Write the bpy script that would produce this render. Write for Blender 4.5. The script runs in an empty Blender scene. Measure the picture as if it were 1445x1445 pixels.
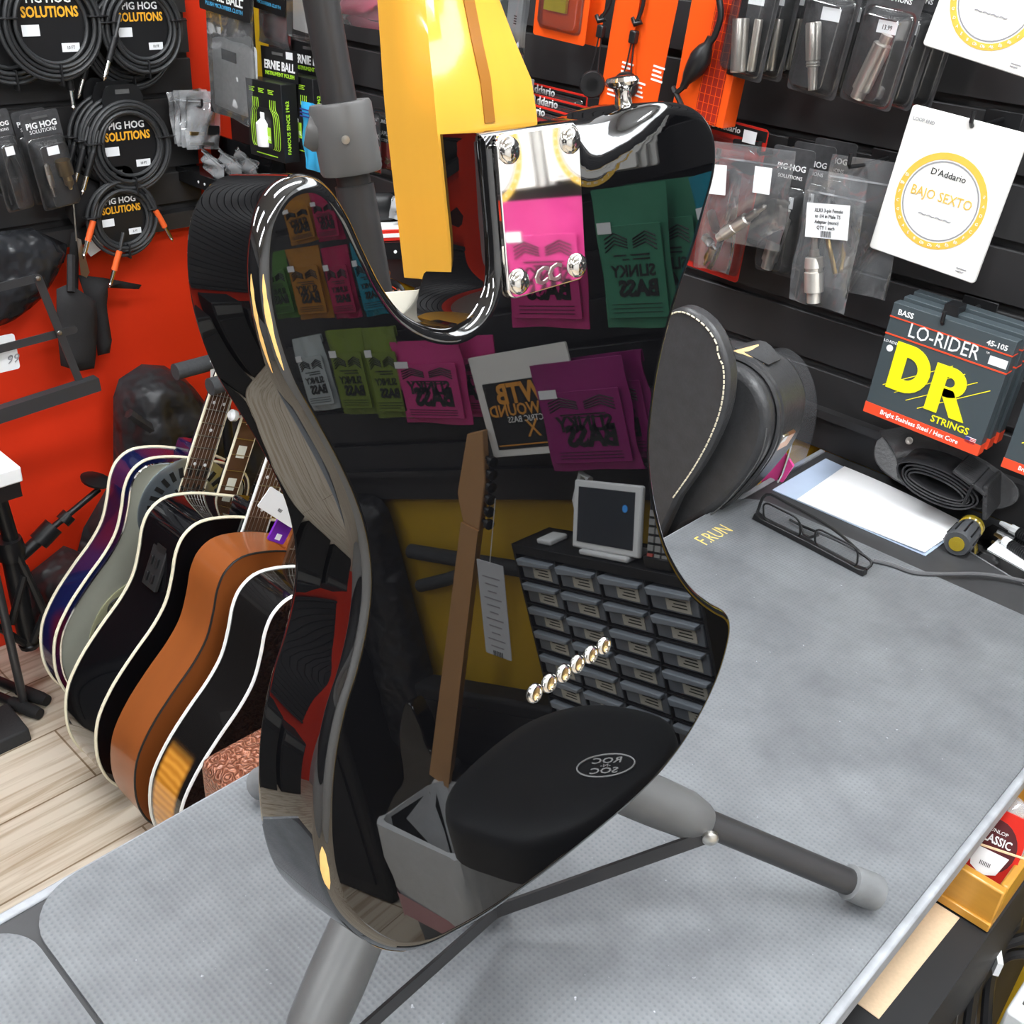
import bpy, bmesh, math, random
from mathutils import Vector as V, Matrix as MX, geometry as GEO
C = bpy.context.scene.collection
random.seed(7)
PI = math.pi
# ---------------------------------------------------------------- camera
R = MX(((0.71651713, -0.38698488, 0.58038428), (0.69504486, 0.32533554, -0.64114696), (0.05929455, 0.86278589, 0.50208034)))
F = 1481.0
CAM = V((0, 0, 1.568))
cd = bpy.data.cameras.new('camera'); co = bpy.data.objects.new('camera', cd); C.objects.link(co)
cd.sensor_width = 36; cd.lens = F / 1445 * 36; cd.clip_start = .02
co.matrix_world = MX.Translation(CAM) @ R.to_4x4()
sc = bpy.context.scene; sc.camera = co
# ---------------------------------------------------------------- world, exposure
w = bpy.data.worlds.new('world'); sc.world = w; w.use_nodes = True
w.node_tree.nodes['Background'].inputs[0].default_value = (.9, .95, 1, 1)
w.node_tree.nodes['Background'].inputs[1].default_value = .4
sc.view_settings.view_transform = 'Standard'; sc.view_settings.look = 'None'
sc.view_settings.exposure = 0.35; sc.view_settings.gamma = 1
sc.cycles.max_bounces = 10; sc.cycles.transparent_max_bounces = 24
sc.cycles.caustics_reflective = False; sc.cycles.caustics_refractive = False
sc.cycles.sample_clamp_indirect = 6
LIGHT = 24.0          # strength of the ceiling light panels
# ---------------------------------------------------------------- pixel -> world helpers (real planes of the room)
def ray(x, y):
    return (R @ V((x - 722.5, 722.5 - y, -F))).normalized()
def hitp(x, y, ax, val):
    d = ray(x, y); return CAM + d * ((val - CAM[ax]) / d[ax])
def onz(x, y, z): return hitp(x, y, 2, z)
def ony(x, y, v): return hitp(x, y, 1, v)
def onx(x, y, v): return hitp(x, y, 0, v)
# guitar pose: columns u (across), v (towards the neck), w (out of the back)
GR = MX(((-0.03743524, -0.19074169, 0.9809262), (0.99926755, 0.00064996, 0.03826158), (-0.00793564, 0.98164005, 0.19057765)))
GT = V((-0.29116134, 0.32617018, 1.45850991))
GM = MX.Translation(GT) @ GR.to_4x4()
def refl(x, y, ax, val):      # where the guitar back's reflection at a pixel comes from
    d = ray(x, y); n = GR.col[2]; s = n.dot(GT - CAM) / n.dot(d); P = CAM + d * s
    d = d - n * 2 * n.dot(d); return P + d * ((val - P[ax]) / d[ax])
# ---------------------------------------------------------------- materials
MC = {}
def nodes(m):
    m.use_nodes = True; t = m.node_tree; return t, t.nodes, t.links, t.nodes['Principled BSDF']
def mat(name, col, rough=.5, metal=0, noise=.06, scale=40, bump=0, ior=1.45, coat=0, emis=0, sheen=0, bscale=None, aniso=None, bd=.002):
    if name in MC: return MC[name]
    m = bpy.data.materials.new(name); MC[name] = m
    t, n, l, p = nodes(m)
    p.inputs['Roughness'].default_value = rough; p.inputs['Metallic'].default_value = metal
    p.inputs['IOR'].default_value = ior; p.inputs['Coat Weight'].default_value = coat; p.inputs['Coat Roughness'].default_value = .05
    if sheen: p.inputs['Sheen Weight'].default_value = sheen
    tc = n.new('ShaderNodeTexCoord'); nz = n.new('ShaderNodeTexNoise')
    nz.inputs['Scale'].default_value = scale; nz.inputs['Detail'].default_value = 4
    src = tc.outputs['Object']
    if aniso:
        mp = n.new('ShaderNodeMapping'); mp.inputs['Scale'].default_value = aniso; l.new(src, mp.inputs[0]); src = mp.outputs[0]
    l.new(src, nz.inputs['Vector'])
    mx = n.new('ShaderNodeMix'); mx.data_type = 'RGBA'
    mx.inputs[6].default_value = tuple(c * (1 - noise) for c in col) + (1,)
    mx.inputs[7].default_value = tuple(min(1, c * (1 + noise)) for c in col) + (1,)
    l.new(nz.outputs['Fac'], mx.inputs[0]); l.new(mx.outputs[2], p.inputs['Base Color'])
    if bump:
        b = n.new('ShaderNodeBump'); b.inputs['Strength'].default_value = bump; b.inputs['Distance'].default_value = bd
        if bscale:
            n2 = n.new('ShaderNodeTexNoise'); n2.inputs['Scale'].default_value = bscale; l.new(tc.outputs['Object'], n2.inputs['Vector']); l.new(n2.outputs['Fac'], b.inputs['Height'])
        else: l.new(nz.outputs['Fac'], b.inputs['Height'])
        l.new(b.outputs[0], p.inputs['Normal'])
    if emis:
        p.inputs['Emission Color'].default_value = tuple(col) + (1,); p.inputs['Emission Strength'].default_value = emis
    return m
def film(name, tint=(1, 1, 1), haze=.08, rough=.08, gloss=.25, bump=.3, bscale=25, hcol=(.9, .92, .95)):
    """clear plastic film: mostly see-through, a little milky, glossy"""
    if name in MC: return MC[name]
    m = bpy.data.materials.new(name); MC[name] = m; t, n, l, p = nodes(m); n.remove(p)
    out = n['Material Output']
    tr = n.new('ShaderNodeBsdfTransparent'); tr.inputs[0].default_value = tuple(tint) + (1,)
    df = n.new('ShaderNodeBsdfDiffuse'); df.inputs[0].default_value = tuple(hcol) + (1,)
    gl = n.new('ShaderNodeBsdfGlossy'); gl.inputs['Roughness'].default_value = rough
    fr = n.new('ShaderNodeFresnel'); fr.inputs[0].default_value = 1.5
    a = n.new('ShaderNodeMixShader'); a.inputs[0].default_value = haze
    l.new(tr.outputs[0], a.inputs[1]); l.new(df.outputs[0], a.inputs[2])
    ml = n.new('ShaderNodeMath'); ml.operation = 'MULTIPLY_ADD'; ml.inputs[1].default_value = 1; ml.inputs[2].default_value = gloss * .2
    l.new(fr.outputs[0], ml.inputs[0])
    b = n.new('ShaderNodeMixShader'); l.new(ml.outputs[0], b.inputs[0]); l.new(a.outputs[0], b.inputs[1]); l.new(gl.outputs[0], b.inputs[2])
    tc = n.new('ShaderNodeTexCoord'); nz = n.new('ShaderNodeTexNoise'); nz.inputs['Scale'].default_value = bscale
    l.new(tc.outputs['Object'], nz.inputs[0]); bp = n.new('ShaderNodeBump'); bp.inputs['Strength'].default_value = bump; bp.inputs['Distance'].default_value = .004
    l.new(nz.outputs['Fac'], bp.inputs['Height']); 
    if bump: l.new(bp.outputs[0], gl.inputs['Normal'])
    l.new(b.outputs[0], out.inputs[0]); return m
# ---------------------------------------------------------------- mesh builder
class MB:
    def __init__(s): s.v = []; s.f = []; s.mi = []; s.k = 0
    def add(s, vs, fs):
        o = len(s.v); s.v += [V(a) for a in vs]; s.f += [[i + o for i in f] for f in fs]; s.mi += [s.k] * len(fs); return s
    def box(s, c, d, rot=None):
        c = V(c); h = V(d) / 2
        vs = [V((x * h.x, y * h.y, z * h.z)) for x in (-1, 1) for y in (-1, 1) for z in (-1, 1)]
        if rot is not None: vs = [rot @ a for a in vs]
        return s.add([a + c for a in vs], [(0, 1, 3, 2), (4, 6, 7, 5), (0, 4, 5, 1), (2, 3, 7, 6), (0, 2, 6, 4), (1, 5, 7, 3)])
    def prism(s, poly, y0, y1, fr=None):      # poly in local (x,z); y0 front .. y1 back
        n = len(poly); a = sum(poly[i][0] * poly[(i + 1) % n][1] - poly[(i + 1) % n][0] * poly[i][1] for i in range(n))
        if a < 0: poly = poly[::-1]
        vs = [V((p[0], y0, p[1])) for p in poly] + [V((p[0], y1, p[1])) for p in poly]
        if fr is not None: vs = [fr @ a for a in vs]
        return s.add(vs, [list(range(n)), list(range(2 * n - 1, n - 1, -1))] + [(i, n + i, n + (i + 1) % n, (i + 1) % n) for i in range(n)])
    def tube(s, pts, r, n=8, closed=False, cap=True):
        pts = [V(p) for p in pts]; m = len(pts); rs = r if isinstance(r, (list, tuple)) else [r] * m
        rings = []; up = None
        for i, p in enumerate(pts):
            a = pts[(i - 1) % m] if closed or i > 0 else p; b = pts[(i + 1) % m] if closed or i < m - 1 else p
            t = (b - a).normalized()
            if up is None: up = V((0, 0, 1)) if abs(t.z) < .9 else V((1, 0, 0))
            x = t.cross(up).normalized(); up = x.cross(t).normalized()
            rings.append([p + (x * math.cos(2 * PI * k / n) + up * math.sin(2 * PI * k / n)) * rs[i] for k in range(n)])
        fs = []
        for i in range(m if closed else m - 1):
            j = (i + 1) % m
            for k in range(n): fs.append((i * n + k, i * n + (k + 1) % n, j * n + (k + 1) % n, j * n + k))
        if cap and not closed: fs += [list(range(n))[::-1], [(m - 1) * n + k for k in range(n)]]
        return s.add([q for g in rings for q in g], fs)
    def lathe(s, prof, o=(0, 0, 0), ax=(0, 0, 1), n=20):   # prof (r,h) list
        ax = V(ax).normalized(); u = ax.orthogonal().normalized(); v = ax.cross(u); o = V(o); m = len(prof)
        vs = [o + ax * h + (u * math.cos(2 * PI * k / n) + v * math.sin(2 * PI * k / n)) * max(r, 1e-5) for r, h in prof for k in range(n)]
        fs = [(i * n + k, i * n + (k + 1) % n, (i + 1) * n + (k + 1) % n, (i + 1) * n + k) for i in range(m - 1) for k in range(n)]
        if prof[0][0] > 1e-4: fs.append(list(range(n))[::-1])
        if prof[-1][0] > 1e-4: fs.append([(m - 1) * n + k for k in range(n)])
        return s.add(vs, fs)
    def grid(s, fn, nu, nv, th=0):   # fn(u,v)->point ; th thickness along normal
        P = [[V(fn(i / nu, j / nv)) for i in range(nu + 1)] for j in range(nv + 1)]
        W = nu + 1; fs = [(j * W + i, j * W + i + 1, (j + 1) * W + i + 1, (j + 1) * W + i) for j in range(nv) for i in range(nu)]
        vs = [p for r in P for p in r]
        if th:
            nr = [V((0, 0, 0)) for _ in vs]
            for f in fs:
                nn = (vs[f[1]] - vs[f[0]]).cross(vs[f[3]] - vs[f[0]])
                for i in f: nr[i] += nn
            N = len(vs); bk = [p - q.normalized() * th for p, q in zip(vs, nr)]
            bd = [i for i in range(nu)] + [j * W + nu for j in range(nv)] + [nv * W + i for i in range(nu, 0, -1)] + [j * W for j in range(nv, 0, -1)]
            fs = fs + [tuple(N + i for i in f[::-1]) for f in fs] + [(bd[(k + 1) % len(bd)], bd[k], N + bd[k], N + bd[(k + 1) % len(bd)]) for k in range(len(bd))]
            vs = vs + bk
        return s.add(vs, fs)
    def xf(s, m):
        s.v = [m @ a for a in s.v]; return s
    def build(s, name, m, parent=None, smooth=True, bevel=0, sub=0, ang=.7, seg=2):
        me = bpy.data.meshes.new(name); me.from_pydata([tuple(a) for a in s.v], [], s.f)
        for x in (m if isinstance(m, list) else [m]): me.materials.append(x)
        for p, k in zip(me.polygons, s.mi): p.use_smooth = smooth; p.material_index = k
        if smooth: me.set_sharp_from_angle(angle=ang)
        o = bpy.data.objects.new(name, me); C.objects.link(o)
        if parent: o.parent = parent
        if bevel:
            b = o.modifiers.new('bevel', 'BEVEL'); b.width = bevel; b.segments = seg; b.limit_method = 'ANGLE'; b.angle_limit = .6
        if sub: o.modifiers.new('sub', 'SUBSURF').levels = sub; o.modifiers['sub'].render_levels = sub
        return o
def bx(c, d, rot=None): return MB().box(c, d, rot)
def rrect(x0, z0, x1, z1, r, n=4):
    P = []
    for cx, cz, a in ((x1 - r, z1 - r, 0), (x0 + r, z1 - r, 1), (x0 + r, z0 + r, 2), (x1 - r, z0 + r, 3)):
        P += [(cx + r * math.cos((a + k / n) * PI / 2), cz + r * math.sin((a + k / n) * PI / 2)) for k in range(n + 1)]
    return P
def circ(cx, cz, r, n=24, rz=None): return [(cx + r * math.cos(2 * PI * k / n), cz + (rz or r) * math.sin(2 * PI * k / n)) for k in range(n)]
def catmull(pts, n=6, closed=False):
    pts = [V(p) for p in pts]; m = len(pts); out = []
    for i in range(m if closed else m - 1):
        a, b, c, d = (pts[(i + k) % m] if closed else pts[min(max(i + k, 0), m - 1)] for k in (-1, 0, 1, 2))
        for k in range(n):
            t = k / n; out.append(.5 * (2 * b + (c - a) * t + (2 * a - 5 * b + 4 * c - d) * t * t + (3 * b - a - 3 * c + d) * t ** 3))
    if not closed: out.append(pts[-1])
    return out
def tag(o, label, cat, group=None):
    o['label'] = label; o['category'] = cat
    if group: o['group'] = group
    return o
def thing(name, label, cat, loc=(0, 0, 0), rot=None, group=None):
    o = bpy.data.objects.new(name, None); C.objects.link(o); o.empty_display_size = .02
    if isinstance(loc, MX): o.matrix_world = loc
    else:
        o.location = loc
        if rot is not None: o.rotation_euler = rot if not isinstance(rot, (int, float)) else (0, 0, rot)
    return tag(o, label, cat, group)
def struct(o): o['kind'] = 'structure'; return o
def dup(root, loc=None, label=None, group=None, mw=None):
    r = root.copy(); C.objects.link(r)
    if mw is not None: r.matrix_world = mw
    elif loc is not None: r.location = loc
    if label: r['label'] = label
    if group: r['group'] = group
    def rec(a, b):
        for ch in list(a.children):
            c = ch.copy(); C.objects.link(c); c.parent = b; rec(ch, c)
    rec(root, r); return r
def txt(body, size, m, parent, x=0, z=0, y=0, al='CENTER', sx=1, roll=0, name='lettering', fr=None, ex=.0002, shear=0, bold=0, sp=1):
    """flat lettering facing local -y, baseline at (x,z); fr places it elsewhere"""
    cu = bpy.data.curves.new('t', 'FONT'); cu.body = body; cu.size = size; cu.align_x = al; cu.resolution_u = 2; cu.extrude = ex; cu.shear = shear
    cu.offset = bold * size; cu.space_character = sp
    ob = bpy.data.objects.new('t', cu); me = bpy.data.meshes.new_from_object(ob)
    bpy.data.objects.remove(ob); bpy.data.curves.remove(cu)
    T = MX.Translation((x, y, z)) @ MX.Rotation(roll, 4, 'Y') @ MX.Rotation(PI / 2, 4, 'X') @ MX.Diagonal((sx, 1, 1, 1))
    if fr is not None: T = fr @ T
    me.transform(T); me.materials.clear(); me.materials.append(m)
    me.name = name; o = bpy.data.objects.new(name, me); C.objects.link(o)
    if parent: o.parent = parent
    return o
def lines(parent, x, z, y, w, n, pitch, m, h=.0016, name='fine_print'):
    mb = MB()
    for k in range(n): mb.box((x - w * .5 + w * (.5 - .06 * ((k * 5) % 3)), y, z - k * pitch), (w * (1 - .12 * ((k * 5) % 3)), .0005, h))
    return mb.build(name, m, parent)
# common materials
BLACKP = mat('black_plastic', (.012, .012, .013), .35)
MATTE = mat('black_matte', (.014, .014, .015), .6)
CHROME = mat('chrome', (.82, .8, .77), .06, 1, noise=.02)
NICKEL = mat('brushed_nickel', (.62, .6, .56), .28, 1)
WHITEP = mat('white_paper', (.86, .87, .88), .6, noise=.02)
WHITEI = mat('white_ink', (.88, .88, .88), .5, noise=.01)
RUBBER = mat('rubber', (.02, .02, .021), .75, noise=.2, bump=.2, scale=200)
CLEAR = film('clear_film')
BLIST = film('clear_blister', haze=.02, bump=.1, gloss=.5)
INK = mat('black_ink', (.01, .01, .01), .5)
STICK = mat('price_sticker', (.85, .86, .88), .5, noise=.02)
REDW = mat('red_paint', (.80, .035, .006), .55, noise=.05, scale=6, bump=.05)
YELW = mat('yellow_paint', (.62, .38, .012), .55, noise=.05, scale=6, bump=.05)
SLAT = mat('slat_board', (.031, .030, .031), .45, noise=.1, scale=30)
ORANGE = mat('orange_card', (.85, .09, .008), .35, noise=.03)
REDC = mat('red_card', (.62, .025, .015), .35, noise=.05)
# ================================================================ the room
WX, WY = -2.15, 1.35
XR, YB, ZC = 2.7, -2.6, 2.75
def plank_mat():
    m = bpy.data.materials.new('plank_floor'); t, n, l, p = nodes(m)
    tc = n.new('ShaderNodeTexCoord'); mp = n.new('ShaderNodeMapping'); mp.inputs['Rotation'].default_value = (0, 0, PI / 2)
    l.new(tc.outputs['Object'], mp.inputs[0])
    br = n.new('ShaderNodeTexBrick'); br.inputs['Scale'].default_value = 1; br.inputs['Brick Width'].default_value = 1.2; br.inputs['Row Height'].default_value = .18
    br.inputs['Mortar Size'].default_value = .002; br.inputs['Color1'].default_value = (.57, .49, .39, 1); br.inputs['Color2'].default_value = (.66, .58, .47, 1); br.inputs['Mortar'].default_value = (.25, .18, .11, 1)
    l.new(mp.outputs[0], br.inputs[0])
    m2 = n.new('ShaderNodeMapping'); m2.inputs['Scale'].default_value = (55, 3.0, 1); l.new(tc.outputs['Object'], m2.inputs[0])
    nz = n.new('ShaderNodeTexNoise'); nz.inputs['Scale'].default_value = 1; nz.inputs['Detail'].default_value = 7; nz.inputs['Distortion'].default_value = .6; l.new(m2.outputs[0], nz.inputs[0])
    cr = n.new('ShaderNodeValToRGB'); cr.color_ramp.elements[0].position = .33; cr.color_ramp.elements[0].color = (.52, .43, .32, 1); cr.color_ramp.elements[1].position = .55; cr.color_ramp.elements[1].color = (1, 1, 1, 1)
    l.new(nz.outputs['Fac'], cr.inputs[0])
    mx = n.new('ShaderNodeMix'); mx.data_type = 'RGBA'; mx.blend_type = 'MULTIPLY'; mx.inputs[0].default_value = .8
    l.new(br.outputs[0], mx.inputs[6]); l.new(cr.outputs[0], mx.inputs[7]); l.new(mx.outputs[2], p.inputs['Base Color'])
    p.inputs['Roughness'].default_value = .38; return m
FLOOR = plank_mat()
CEIL = mat('ceiling_white', (.75, .75, .74), .8)
GREYW = mat('grey_wall', (.42, .42, .42), .7)
struct(bx(((WX + XR) / 2, (WY + YB) / 2, -.03), (XR - WX + .2, WY - YB + .2, .06)).build('floor', FLOOR))
struct(bx(((WX + XR) / 2, (WY + YB) / 2, ZC + .03), (XR - WX + .2, WY - YB + .2, .06)).build('ceiling', CEIL))
struct(bx(((WX + XR) / 2, WY + .06, ZC / 2), (XR - WX, .08, ZC)).build('wall_back', YELW))
struct(bx((WX - .04, (WY + .1 + YB) / 2, ZC / 2), (.08, WY + .1 - YB, ZC)).build('wall_left', REDW))
struct(bx((XR + .04, (WY + YB) / 2, ZC / 2), (.08, WY + .1 - YB, ZC)).build('wall_right', mat('white_wall', (.7, .7, .69), .7)))
struct(bx(((WX + XR) / 2, YB - .04, ZC / 2), (XR - WX, .08, ZC)).build('wall_front', GREYW))
struct(bx(((WX + XR) / 2, WY + .015, 2.42), (XR - WX, .02, .66)).build('trim_2', mat('white_soffit', (.8, .8, .8), .6)))
struct(bx((-2.105, WY + .012, 1.3), (.085, .024, 2.6)).build('trim_1', MATTE))
def slatwall(x0, x1, z0, ztop, phase, pitch=.0755):
    """slatted display board facing -y with its front at y=0"""
    mb = MB().box(((x0 + x1) / 2, .016, (z0 + ztop) / 2), (x1 - x0, .008, ztop - z0))
    z = phase
    while z > z0: z -= pitch
    while z < ztop - .02:
        a = max(z, z0); b = min(z + pitch - .0115, ztop)
        if b - a > .01:
            mb.prism([(0, a), (.012, a), (.012, b), (0.0015, b), (0, b - .0015)], x0, x1, MX(((0, 1, 0, 0), (1, 0, 0, 0), (0, 0, 1, 0), (0, 0, 0, 1))))
        z += pitch
    return mb
# prism polys are (x,z) swept in y: the frame above swaps them so that slats run along x
for xa, xb, zb in ((-1.985, .12, .958), (.12, 2.6, 1.033)):
    sw = slatwall(xa, xb, zb, 2.08, 1.0325 - .0115)
    sw.box(((xa + xb) / 2, -.004, zb - .006), (xb - xa, .024, .012)); sw.box(((xa + xb) / 2, .006, zb - .038), (xb - xa, .012, .054))
    s1 = sw.build('slatwall_panel', SLAT); s1.location = (0, WY, 0); struct(s1)
sw = slatwall(-2.0, 1.25, .935, 2.6, 1.03)
sw.box((-.375, -.003, .92), (3.25, .03, .035))
s2 = sw.build('slatwall_panel', SLAT); s2.matrix_world = MX.Translation((WX + .022, 0, 0)) @ MX.Rotation(PI / 2, 4, 'Z'); struct(s2)
sw = slatwall(-2.0, 2.3, .9, 2.4, 1.03)
s3 = sw.build('slatwall_panel', SLAT); s3.matrix_world = MX.Translation((.3, YB + .022, 0)) @ MX.Rotation(PI, 4, 'Z'); struct(s3)
LED = mat('light_panel', (.93, .97, 1), .4, emis=LIGHT)
for i, (x, y, a, b) in enumerate(((-1.35, .35, .3, 1.2), (-1.35, -1.3, .3, 1.2), (.1, .55, .3, 1.2), (.1, -1.2, .3, 1.2), (1.6, .35, .3, 1.2), (1.6, -1.3, .3, 1.2))):
    t = thing('ceiling_light', 'white strip light panel on the ceiling', 'light', (x, y, ZC), group='strip lights on the ceiling')
    bx((0, 0, -.02), (a + .04, b + .04, .04)).build('housing', WHITEP, t)
    bx((0, 0, -.043), (a, b, .006)).build('diffuser', LED, t)
wl = thing('added_light_panel', 'bright panel added high on the white soffit to whiten the carved heel', 'light', (.15, WY - .01, 2.33))  # added glowing panel, sized to whiten the reflection in the carved heel
bx((0, .0, 0), (2.0, .03, .42)).build('housing', WHITEP, wl); bx((0, -.018, 0), (1.96, .008, .38)).build('diffuser', mat('added_panel_glow', (.93, .97, 1), .4, emis=5), wl)
# ================================================================ bench
BZ = .9
BENCH = mat('bench_top', (.04, .04, .042), .5, noise=.35, scale=25, bump=.1)
EDGE = mat('worn_edge', (.30, .31, .33), .45, noise=.4, scale=60)
def mat_rubber():
    m = bpy.data.materials.new('studded_rubber'); t, n, l, p = nodes(m)
    tc = n.new('ShaderNodeTexCoord'); mp = n.new('ShaderNodeMapping'); mp.inputs['Rotation'].default_value = (0, 0, PI / 4); mp.inputs['Scale'].default_value = (966, 966, 1)
    l.new(tc.outputs['Object'], mp.inputs[0]); sp = n.new('ShaderNodeSeparateXYZ'); l.new(mp.outputs[0], sp.inputs[0])
    a = n.new('ShaderNodeMath'); a.operation = 'SINE'; l.new(sp.outputs[0], a.inputs[0]); b = n.new('ShaderNodeMath'); b.operation = 'SINE'; l.new(sp.outputs[1], b.inputs[0])
    c = n.new('ShaderNodeMath'); c.operation = 'MULTIPLY'; l.new(a.outputs[0], c.inputs[0]); l.new(b.outputs[0], c.inputs[1])
    bp = n.new('ShaderNodeBump'); bp.inputs['Strength'].default_value = .15; bp.inputs['Distance'].default_value = .0010; l.new(c.outputs[0], bp.inputs['Height']); l.new(bp.outputs[0], p.inputs['Normal'])
    nz = n.new('ShaderNodeTexNoise'); nz.inputs['Scale'].default_value = 14; nz.inputs['Detail'].default_value = 8; nz.inputs['Roughness'].default_value = .65; l.new(tc.outputs['Object'], nz.inputs[0])
    cr = n.new('ShaderNodeValToRGB'); cr.color_ramp.elements[0].position = .3; cr.color_ramp.elements[0].color = (.105, .11, .118, 1); cr.color_ramp.elements[1].position = .72; cr.color_ramp.elements[1].color = (.18, .19, .20, 1); l.new(nz.outputs['Fac'], cr.inputs[0])
    vo = n.new('ShaderNodeTexNoise'); vo.inputs['Scale'].default_value = 160; vo.inputs['Detail'].default_value = 2; l.new(tc.outputs['Object'], vo.inputs[0])
    c2 = n.new('ShaderNodeValToRGB'); c2.color_ramp.elements[0].position = .74; c2.color_ramp.elements[0].color = (0, 0, 0, 1); c2.color_ramp.elements[1].position = .82; c2.color_ramp.elements[1].color = (1, 1, 1, 1); l.new(vo.outputs['Fac'], c2.inputs[0])
    mx = n.new('ShaderNodeMix'); mx.data_type = 'RGBA'; mx.inputs[7].default_value = (.5, .52, .55, 1); l.new(c2.outputs[0], mx.inputs[0]); l.new(cr.outputs[0], mx.inputs[6])
    k1 = n.new('ShaderNodeMapRange'); l.new(c.outputs[0], k1.inputs[0]); k1.inputs[1].default_value = .25; k1.inputs[2].default_value = .95; k1.inputs[3].default_value = 0; k1.inputs[4].default_value = .34
    dm = n.new('ShaderNodeMix'); dm.data_type = 'RGBA'; dm.inputs[7].default_value = (.045, .05, .06, 1); l.new(k1.outputs[0], dm.inputs[0]); l.new(mx.outputs[2], dm.inputs[6])
    l.new(dm.outputs[2], p.inputs['Base Color']); p.inputs['Roughness'].default_value = .5; return m
MATR = mat_rubber()
bench = thing('workbench', 'long narrow grey repair bench standing end-on to the black slat wall', 'workbench', (-.3692, .565, 0))
bx((0, -.02, BZ - .0242), (.466, 1.6, .04)).build('bench_top', BENCH, bench, bevel=.003)
for s, nm in ((1, 'edge_strip'), (-1, 'edge_strip')):
    bx((s * .2375, -.02, BZ - .0147), (.009, 1.6, .021)).build(nm, EDGE, bench, bevel=.002)
bx((.035, -.02, .375), (.472, 1.5, .75)).build('base_cabinet', MATTE, bench)
for x_ in (-.19, .10): bx((x_, -.02, .80), (.02, 1.5, .103)).build('top_support', MATTE, bench)
def xyprism(poly, z0, z1):
    mb = MB().prism(poly, z0, z1); mb.v = [V((a.x, a.z, a.y)) for a in mb.v]; return mb
mp_ = catmull([(-.604, .178, 0), (-.6045, 1.0, 0)], 2)
def rr3(x0, y0, x1, y1, r): return rrect(x0, y0, x1, y1, r, 8)
mm = xyprism(rr3(-.605, .150, -.1345, 1.135, .045), BZ - .004, BZ).build('bench_mat', MATR, smooth=False)
mm0 = mm; tag(mm, 'large grey studded rubber mat under the guitar stand', 'mat')
mm = xyprism(rr3(-.598, -.22, -.1345, .146, .04), BZ - .004, BZ).build('bench_mat', MATR, smooth=False)
tag(mm, 'grey rubber mat with rounded corner at the near bench end', 'mat')
# ================================================================ the black guitar (hung back-to-front on its stand)
def lacquer(name, col, rough=.02, ior=1.9):
    return mat(name, col, rough, ior=ior, noise=.05)
LACQ = lacquer('black_lacquer', (.0025, .0025, .003), .012, 1.92)
MAPLE = mat('amber_maple', (.68, .345, .042), .14, noise=.12, scale=8, aniso=(6, .5, 6), ior=1.5, coat=.5)
SKUNK = mat('walnut_stripe', (.30, .12, .02), .2)
RAWWOOD = mat('raw_wood', (.72, .42, .14), .6, noise=.3, scale=200)
BRASS = mat('brass', (.55, .38, .16), .3, 1)
OUT = [(29, 33), (40, 32.4), (52, 32), (64.6, 33), (79.4, 35), (93.6, 36), (108.3, 34.5), (120.4, 31.3), (129.8, 26.2), (136.2, 18.5), (138.4, 8.1), (136, -3), (126.8, -19.3), (116.6, -35.5), (98.5, -61.5), (85.6, -86.3), (78, -109.7), (75.4, -126), (76, -142), (79.3, -159.9), (87, -183), (99.5, -205.2), (115.2, -224.9), (133.1, -241.5), (148.5, -254), (153, -266), (147.6, -281.4), (137, -296.1), (121, -309.5), (101, -320.5), (78, -327.4), (49.8, -330.5), (17, -330.3), (-24.7, -328.2), (-67.8, -323.4), (-94.7, -317.4), (-110, -312.6), (-122.9, -305.2), (-135.4, -293), (-147.7, -273.4), (-154.6, -255.8), (-157, -238), (-155.8, -219.5), (-152, -200), (-146.5, -183), (-139, -167), (-129.8, -152.5), (-122.3, -137), (-118, -122), (-117.2, -106), (-119.6, -90.5), (-124.6, -73.8), (-131.6, -55.8), (-137.8, -40.5), (-141.2, -25.3), (-142.2, -11.3), (-140.8, 2), (-136.9, 14.2), (-131.4, 21.8), (-124.8, 26.4), (-116.9, 27.9), (-109.8, 26.3), (-103.7, 21.4), (-98, 12), (-93.2, 0), (-87, -14), (-78.7, -25.6), (-67, -33.5), (-54.1, -37.4), (-43, -35.8), (-35, -30), (-30.4, -21), (-29, -8), (-29, 8), (-29, 22), (-29, 33)]
g = thing('electric_guitar', 'glossy black electric guitar with its back to us, hung on a stand', 'guitar', GM)
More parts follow.
